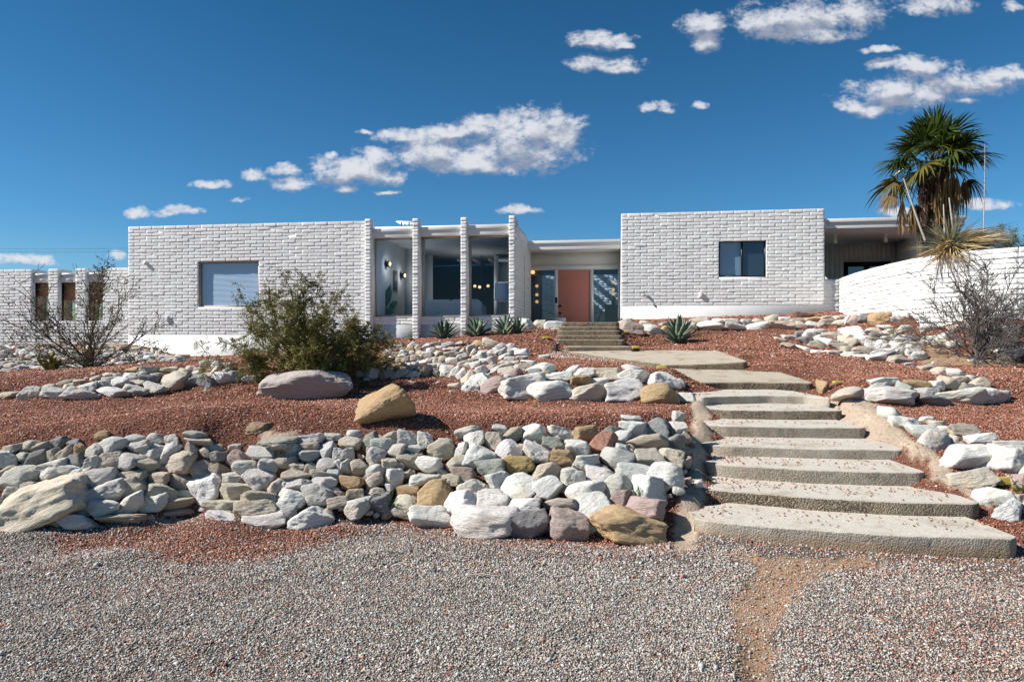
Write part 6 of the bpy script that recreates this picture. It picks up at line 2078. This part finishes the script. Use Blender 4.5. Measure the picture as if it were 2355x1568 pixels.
def build_interior(I):
    zf = I['zf']
    # sofa with its back to the glass
    a, b = hu(972, 1.0), hu(1107, 1.0)
    zt = hzv(1040, 693, 1.0)
    u = (a + b) / 2
    o = empty('sofa', tuple(HW(u, 1.3, zf)), 'white sofa with its back to the middle tall window', 'sofa')
    m = MB(); m.hbox(a, b, 1.0, 1.22, zf + .12, zt); m.build('back', M['sofa'], o, bevel=.05)
    m = MB(); m.hbox(a + .1, b - .1, 1.22, 1.95, zf + .12, zf + .42); m.build('seat', M['sofa'], o, bevel=.05)
    for c, d in ((a + .1, a + .85), (a + .87, b - .1)):
        m = MB(); m.hbox(c, d, 1.12, 1.36, zt - .25, zt + .07); m.build('cushion', M['sofa'], o, bevel=.06)
    for c in (a, b - .2):
        m = MB(); m.hbox(c, c + .2, 1.224, 1.95, zf + .12, zt - .08); m.build('arm', M['sofa'], o, bevel=.06)
    # floor lamp
    lu, lz = hp(1157, 672, 1.5)
    o = empty('floor_lamp', tuple(HW(lu, 1.5, zf)), 'floor lamp with a white drum shade behind the third tall window', 'lamp')
    z0, z1 = hzv(1157, 691, 1.5), hzv(1157, 652.5, 1.5)
    r = (1176 - 1136) / 2 / F * 21
    m = MB(); m.lathe([(r, z0), (r * .97, z1), (r * .95, z1), (r * .98, z0)], (0, 0, 0), 28); local(m, lu, 1.5).build('shade', M['lampshade'], o, True)
    m = MB()
    za = hzv(1157, 694, 1.5)
    arch = [(-.12, 0, zf), (-.12, 0, za - .18), (-.10, 0, za - .08), (-.05, 0, za - .02), (0, 0, za), (.05, 0, za - .02), (.10, 0, za - .08), (.12, 0, za - .18), (.12, 0, zf)]
    m.tube(arch, .013, 8); m.tube([(0, 0, za), (0, 0, z0 + .05)], .01, 8)
    m.lathe([(0, zf + .03), (.2, zf + .03), (.2, zf), (0, zf)], (0, 0, 0), 24)
    local(m, lu, 1.5).build('stand', M['lampshade'], o, True)
    # houseplant
    pu_, _ = hp(889, 700, 1.15)
    o = empty('houseplant', tuple(HW(pu_, 1.15, zf)), 'large leafed green houseplant behind the first tall window', 'houseplant')
    m = MB(); m.lathe([(0, zf), (.15, zf), (.19, zf + .32), (.16, zf + .32), (0, zf + .28)], (0, 0, 0), 24); local(m, pu_, 1.15).build('pot', M['navy'], o, True)
    for (bx, by, tx, ty, w) in ((889, 703, 895, 657, .20), (884, 690, 871, 661, .13), (893, 690, 898, 652, .07), (886, 708, 875, 683, .16), (893, 712, 913, 692, .17), (884, 722, 865, 700, .10), (890, 726, 907, 706, .19), (887, 728, 878, 712, .10)):
        p0 = np.array(HW(*((lambda q: (q[0], 1.15, q[1]))(hp(bx, by, 1.15))))); p1 = np.array(HW(*((lambda q: (q[0], 1.15, q[1]))(hp(tx, ty, 1.15)))))
        t = np.linspace(0, 1, 9)
        mid = p0 + (p1 - p0) * t[:, None] + np.array([0, -.12, 0]) * np.sin(t * 3)[:, None] * .5
        d = unit(p1 - p0); s = unit(np.cross(d, [VX * -1, -VY, .25]))
        ww = (w * np.sin(np.clip(t, .02, 1) * math.pi) ** .8)[:, None] * .62
        f = np.array([VX, VY, 0]) * .045
        V = np.concatenate([mid - s * ww + f, mid, mid + s * ww + f]); i = np.arange(8)
        m = MB(); m.add(V, np.concatenate([np.stack([i, i + 1, i + 10, i + 9], -1), np.stack([i + 9, i + 10, i + 19, i + 18], -1)]))
        st = np.array(HW(pu_, 1.15, zf + .3))
        m.tube([st, (st + p0) / 2 + [0, 0, .05], p0], .010, 6)
        m.build('leaf', M['houseplant'], o, True)
    # picture and wall lights on the white side wall
    ua = I['ua']
    def wall_pt(px, py):                                                # point of the plane u = ua seen at px
        for o_ in np.arange(.4, 3.5, .01):
            if hu(px, o_) <= ua: return o_, hzv(px, py, o_)
        return 3.0, hzv(px, py, 3.0)
    oa, zt_ = wall_pt(898, 618); ob, zt2 = wall_pt(909, 628); zb_ = wall_pt(900, 668)[1]
    oa, ob = 1.75, 2.35
    zt_ = hzv(900, 620, 2.0); zb_ = hzv(900, 672, 2.0)
    fr = empty('picture', tuple(HW(ua, 2.05, zb_)), 'framed floral print on the white wall behind the houseplant', 'picture')
    m = MB(); m.hbox(ua + .003, ua + .03, oa, ob, zb_, zt_); m.build('frame', M['white'], fr)
    m = MB(); m.hbox(ua + .031, ua + .034, oa + .04, ob - .04, zb_ + .04, zt_ - .04); m.build('print', M['picture'], fr)
    for od, py, lab in ((1.15, 607.5, 'black wall lamp nearest the glass above the houseplant'), (2.75, 634, 'black wall lamp farther in beside the picture')):
        z = hzv(880, py, od) if od < 2 else hzv(921, py, od)
        s = empty('wall_lamp', tuple(HW(ua, od, z)), lab, 'lamp', 'wall lamps in the living room')
        m = MB(); m.lathe([(0, 0), (.10, 0), (.10, .03), (.07, .05), (.11, .12), (0, .13)], (0, 0, 0), 20)
        m.V = [np.array([HW(ua + .001 + c, od + a_, z + b_) for a_, b_, c in m.V[0]])]; m.build('body', M['black'], s, True)
        lamp(HW(ua + .32, od - .05, z), 3.5, 'wall_lamp_light', s)
        m = MB(); m.lathe([(0, -.07), (.05, -.05), (.07, 0), (.05, .05), (0, .07)], (0, 0, 0), 16)
        m.V = [np.array([HW(ua + .15 + a_ * .6, od - .03 + b_, z + c) for a_, b_, c in m.V[0]])]; m.build('globe', M['globe'], s, True)
    # chandelier
    cu, cz = hp(1107, 657, 5.5)
    o = empty('chandelier', tuple(HW(cu, 5.5, cz)), 'black chandelier with three lit globes deep in the living room', 'chandelier')
    m = MB(); m.tube([(0, 0, I['zc']), (0, 0, cz - .05)], .015, 8)
    gl = [(1092, 658), (1106.5, 661.5), (1122.5, 657.5)]
    for px, py in gl:
        q, w = hp(px, py, 5.5)
        m.tube([(0, 0, cz - .05), (q - cu, (.0 if px != 1106.5 else -.3), w - .08)], .012, 8)
    local(m, cu, 5.5).build('arms', M['black'], o, True)
    lamp(HW(cu, 4.6, cz - .25), 12.0, 'chandelier_light', o)
    for px, py in gl:
        q, w = hp(px, py, 5.5)
        m = MB(); m.lathe([(0, -.06), (.044, -.04), (.06, 0), (.044, .04), (0, .06)], (0, 0, w), 16); local(m, q, 5.5 - (.3 if px == 1106.5 else 0)).build('globe', M['globe'], o, True)
    # plum footstool
    q, w = hp(1112, 722, 2.6)
    o = empty('footstool', tuple(HW(q, 2.6, zf)), 'round plum footstool beside the sofa end', 'footstool')
    m = MB(); m.lathe([(0, zf + .12), (.30, zf + .12), (.36, zf + .2), (.36, w - .05), (.32, w + .02), (0, w + .03)], (0, 0, 0), 28); local(m, q, 2.6).build('cushion', M['purple'], o, True)
    m = MB()
    for sx in (-.2, .2):
        for sy in (-.2, .2): m.tube([(sx, sy, zf), (sx * .9, sy * .9, zf + .13)], .018, 8)
    local(m, q, 2.6).build('legs', M['black'], o, True)
    # globes hanging in the foyer
    for px, ys, od, lab in ((1237, (694, 678, 668 - 10), 5.0, 'cluster of lit globe pendants behind the left sidelight'), (1412, (676, 666, 649), 5.0, 'cluster of lit globe pendants behind the right sidelight')):
        u0, zz = hp(px, ys[0], od)
        o = empty('pendant_lamp', tuple(HW(u0, od, zz)), lab, 'pendant lamp', 'globe pendants in the foyer')
        m = MB(); m.tube([(0, 0, I['head'] + .02), (0, 0, zz)], .008, 6); local(m, u0, od).build('rod', M['black'], o)
        for y in ys:
            z = hzv(px, y, od)
            m = MB(); m.lathe([(0, -.062), (.045, -.042), (.06, 0), (.045, .042), (0, .062)], (0, 0, z), 16); local(m, u0 - .03, od - .05).build('globe', M['globe'], o, True)
    # cabinet with a vase, hammock stand in the court
    ca, cb = hu(1389, 5.6), hu(1421, 5.6)
    zt = hzv(1400, 701, 5.6)
    o = empty('cabinet', tuple(HW((ca + cb) / 2, 5.6, I['zd'])), 'dark navy cabinet behind the right sidelight', 'cabinet')
    m = MB(); m.hbox(ca + .03, cb + .3, 5.6, 6.0, I['zd'], zt - .05); m.build('body', M['navy'], o)
    m = MB(); m.hbox(ca, cb + .33, 5.57, 6.03, zt - .048, zt); m.build('top', M['navy'], o)
    vu = hu(1411, 5.75)
    o = empty('vase', tuple(HW(vu, 5.75, zt)), 'small vase of dark sprigs on the navy cabinet', 'vase')
    m = MB(); m.lathe([(0, zt), (.05, zt), (.08, zt + .08), (.04, zt + .18), (.05, zt + .2), (.03, zt + .19)], (0, 0, 0), 18); local(m, vu, 5.75).build('body', M['navy'], o, True)
    rng = np.random.default_rng(4)
    L = [(wander([0, 0, zt + .17], radial(rng.uniform(0, 6.28), R(rng.uniform(5, 55))), .28, 6, rng, .15, .0), np.linspace(.006, .012, 6)) for _ in range(12)]
    local(tubes(L, 5), vu, 5.75).build('sprigs', M['houseplant'], o)
    o = empty('hammock', tuple(HW(hu(1325, 7.6), 7.6, I['zd'])), 'dark hammock chair frame in the sunny court behind the door', 'hammock')
    m = MB()
    hzq = I['zd']
    for px, sg in ((1245, -1), (1385, 1)):
        q, w = hp(px, 714, 7.6)
        base = np.array([hu(1258 if sg < 0 else 1366, 7.6), 0, hzq])
        m.tube([base - [0, 0, 0], [q, 0, w]], .035, 8)
        m.tube([[q, 0, w], [hu(1325, 7.6), 0, hzq + .35]], .012, 6)
        m.tube([[q - .03 * sg, 0, w], [hu(1325, 7.6), .3, hzq + .30]], .012, 6)
    m.tube([[hu(1258, 7.6), 0, hzq + .03], [hu(1366, 7.6), 0, hzq + .03]], .035, 8)
    m.V = [np.array([HW(a, 7.6 + b, c) for a, b, c in V]) for V in m.V]
    m.build('frame', M['navy'], o, True)
    # paper bag by the door
    q, w = hp(1288.5, 731.5, I['DO'] - .35)
    od = I['DO'] - .35
    zb = 2.07
    o = empty('paper_bag', tuple(HW(q, od, zb)), 'white paper shopping bag standing by the coral door', 'bag')
    zt = hzv(1288, 731, od)
    m = MB(); m.hbox(q - .185, q + .185, od - .07, od + .07, zb, zt); m.build('body', M['paper'], o)
    m = MB(); m.tube([HW(q - .08, od - .072, zt - .02), HW(q - .075, od - .072, zt + .09), HW(q, od - .072, zt + .13), HW(q + .075, od - .072, zt + .09), HW(q + .08, od - .072, zt - .02)], .006, 6); m.build('handle', M['paper'], o, True)


def build_odds():
    # amber step lights lying in the stones
    spec = [(2306, 1114, None, .20, 12, 'amber plastic light cover among the stones right of the lower steps'),
            (1521, 847, 11.6, .17, -6, 'amber plastic light cover at the left end of the path slab'),
            (1926, 882, 10.2, .14, 4, 'amber plastic light cover behind the orange brown stone'),
            (1462, 800.5, 14.5, .16, 0, 'amber plastic light cover right of the lowest entry tread'),
            (1256, 779, 16.4, .18, 8, 'amber plastic light cover left of the entry stairs'),
            (1441, 764, 17.0, .14, -8, 'amber plastic light cover below the right entry rocks')]
    for px, py, Y, w, rz, lab in spec:
        p = hit(px, py, 4, 18) if Y is None else None
        if p is None:
            Y = Y or 6
            p = np.array([(px - CX) / F * Y, Y, EYE - (py - CY) / F * Y])
            p[2] = max(p[2] - .01, float(hz(p[0], p[1])) + .01)
        o = empty('step_light', tuple(p), lab, 'light', 'amber lights along the steps')
        Mx = np.array(Matrix.Rotation(R(rz), 3, 'Z') @ Matrix.Rotation(R(-14), 3, 'X'))
        m = MB(); m.add(np.array([[-.5, -.5, -.35], [.5, -.5, -.35], [.5, .5, -.3], [-.5, .5, -.3], [-.4, -.38, .3], [.4, -.38, .3], [.42, .42, .45], [-.42, .42, .45]]) * [w, w * .6, w * .5] @ Mx.T + p + [0, 0, .03],
                        [[0, 3, 2, 1], [4, 5, 6, 7], [0, 1, 5, 4], [1, 2, 6, 5], [2, 3, 7, 6], [3, 0, 4, 7]])
        m.build('cover', M['amber'], o, bevel=.006)
        m = MB(); m.box(p + [0, .03, -.03], (w * 1.08, w * .5, .03), Mx); m.build('base', M['black'], o)
    # black stacked path light
    p = np.array([(1281 - CX) / F * 14.6, 14.6, 0]); p[2] = float(hz(p[0], p[1]))
    o = empty('path_light', tuple(p), 'black tiered path light left of the lowest entry tread', 'light')
    m = MB()
    for k in range(3):
        z = .02 + k * .05
        m.lathe([(0, z), (.10 - k * .012, z), (.11 - k * .012, z + .012), (.05, z + .035), (0, z + .04)], p, 20)
    m.build('tiers', M['black'], o, True)
    m = MB(); m.tube([p - [0, 0, .1], p + [0, 0, .17]], .02, 8); m.build('post', M['black'], o)
    # skylight on the roof behind the piers
    u, z = hp(930, 517, 3.0)
    o = empty('roof_vent', tuple(HW(u, 3.0, 4.9)), 'flat topped metal vent on the roof behind the second pier', 'roof vent')
    a, b = hu(919, 3.0), hu(952, 3.0)
    zt, zb = hzv(930, 513, 3.0), hzv(930, 524, 3.0)
    m = MB(); m.hbox(a, b, 2.6, 3.2, zt - .03, zt); m.build('lid', M['trim'], o)
    m = MB()
    for q in (a + .14, b - .1):
        for od in (2.7, 3.1): m.hbox(q, q + .03, od, od + .03, 4.8, zt - .031)
    m.build('legs', M['navy'], o)
    # lumps of old mortar left in the gravel
    v = rock_shape(801, ICO4, 7, .12, 9)
    p = hit(640, 1018, 4)
    ob = mesh_np('mortar_lump', v * [.36, .34, .10] + p, ICO4[1], M['rock'], None, None, True, tuple(p)); ob.color = (.33, .31, .26, 1)
    tag(ob, 'flat remnant of gray mortar on the red gravel behind the front wall', 'mortar')
    v = rock_shape(802, ICO4, 6, .16, 9)
    p = hit(597, 985, 4)
    ob = mesh_np('mortar_lump', v * [.26, .2, .12] + p, ICO4[1], M['rock'], None, None, True, tuple(p)); ob.color = (.24, .17, .11, 1)
    tag(ob, 'crumbling brown lump of mortar beside the gray remnant', 'mortar')
    # a dry twig on the driveway
    q = hit(1090, 1330, 2.4)
    tb = tubes([(np.array([q + [-.06, 0, .02], q + [.05, .01, .03], q + [.16, -.01, .02], q + [.25, .03, .02]]), [.004, .005, .004, .002])], 6).build('twig', M['stalk'], None, True, tuple(q))
    tag(tb, 'thin dry twig lying on the driveway gravel', 'twig')
    # overhead wires far behind the low wing
    for k, (ya, yb) in enumerate(((564, 568), (569.5, 576))):
        A, B = P(-260, ya, 70), P(420, yb, 66)
        t = np.linspace(0, 1, 20)[:, None]
        ob = tubes([(A + (B - A) * t - np.array([0, 0, 1.0]) * (.3 * np.sin(t * np.pi)), np.full(20, .014))], 5).build('power_line', M['navy'], None, False, tuple(A))
        tag(ob, ['upper of the two thin wires crossing the sky beyond the low wing', 'lower of the two thin wires crossing the sky beyond the low wing'][k], 'wire', 'wires beyond the low wing')


# ------------------------------------------------------------------ build it all
build_terrain()
build_steps()
house, INFO = build_house()
build_far_wing()
WALL = build_garden_wall()
build_gravel()
build_stones()
build_boulders()
build_green_bush()
build_left_shrub()
build_bare_shrub()
build_palm()
build_sotol(*WALL)
build_agaves()
build_small_plants()
build_tree(2352, 575, 470, 26.0, 51, 'feathery green desert tree above the curved wall at the frame edge', 95)
build_tree(2088, 600, 572, 30.0, 52, 'low green tree seen between the palm trunk and the carport', 14)
build_interior(INFO)
build_odds()
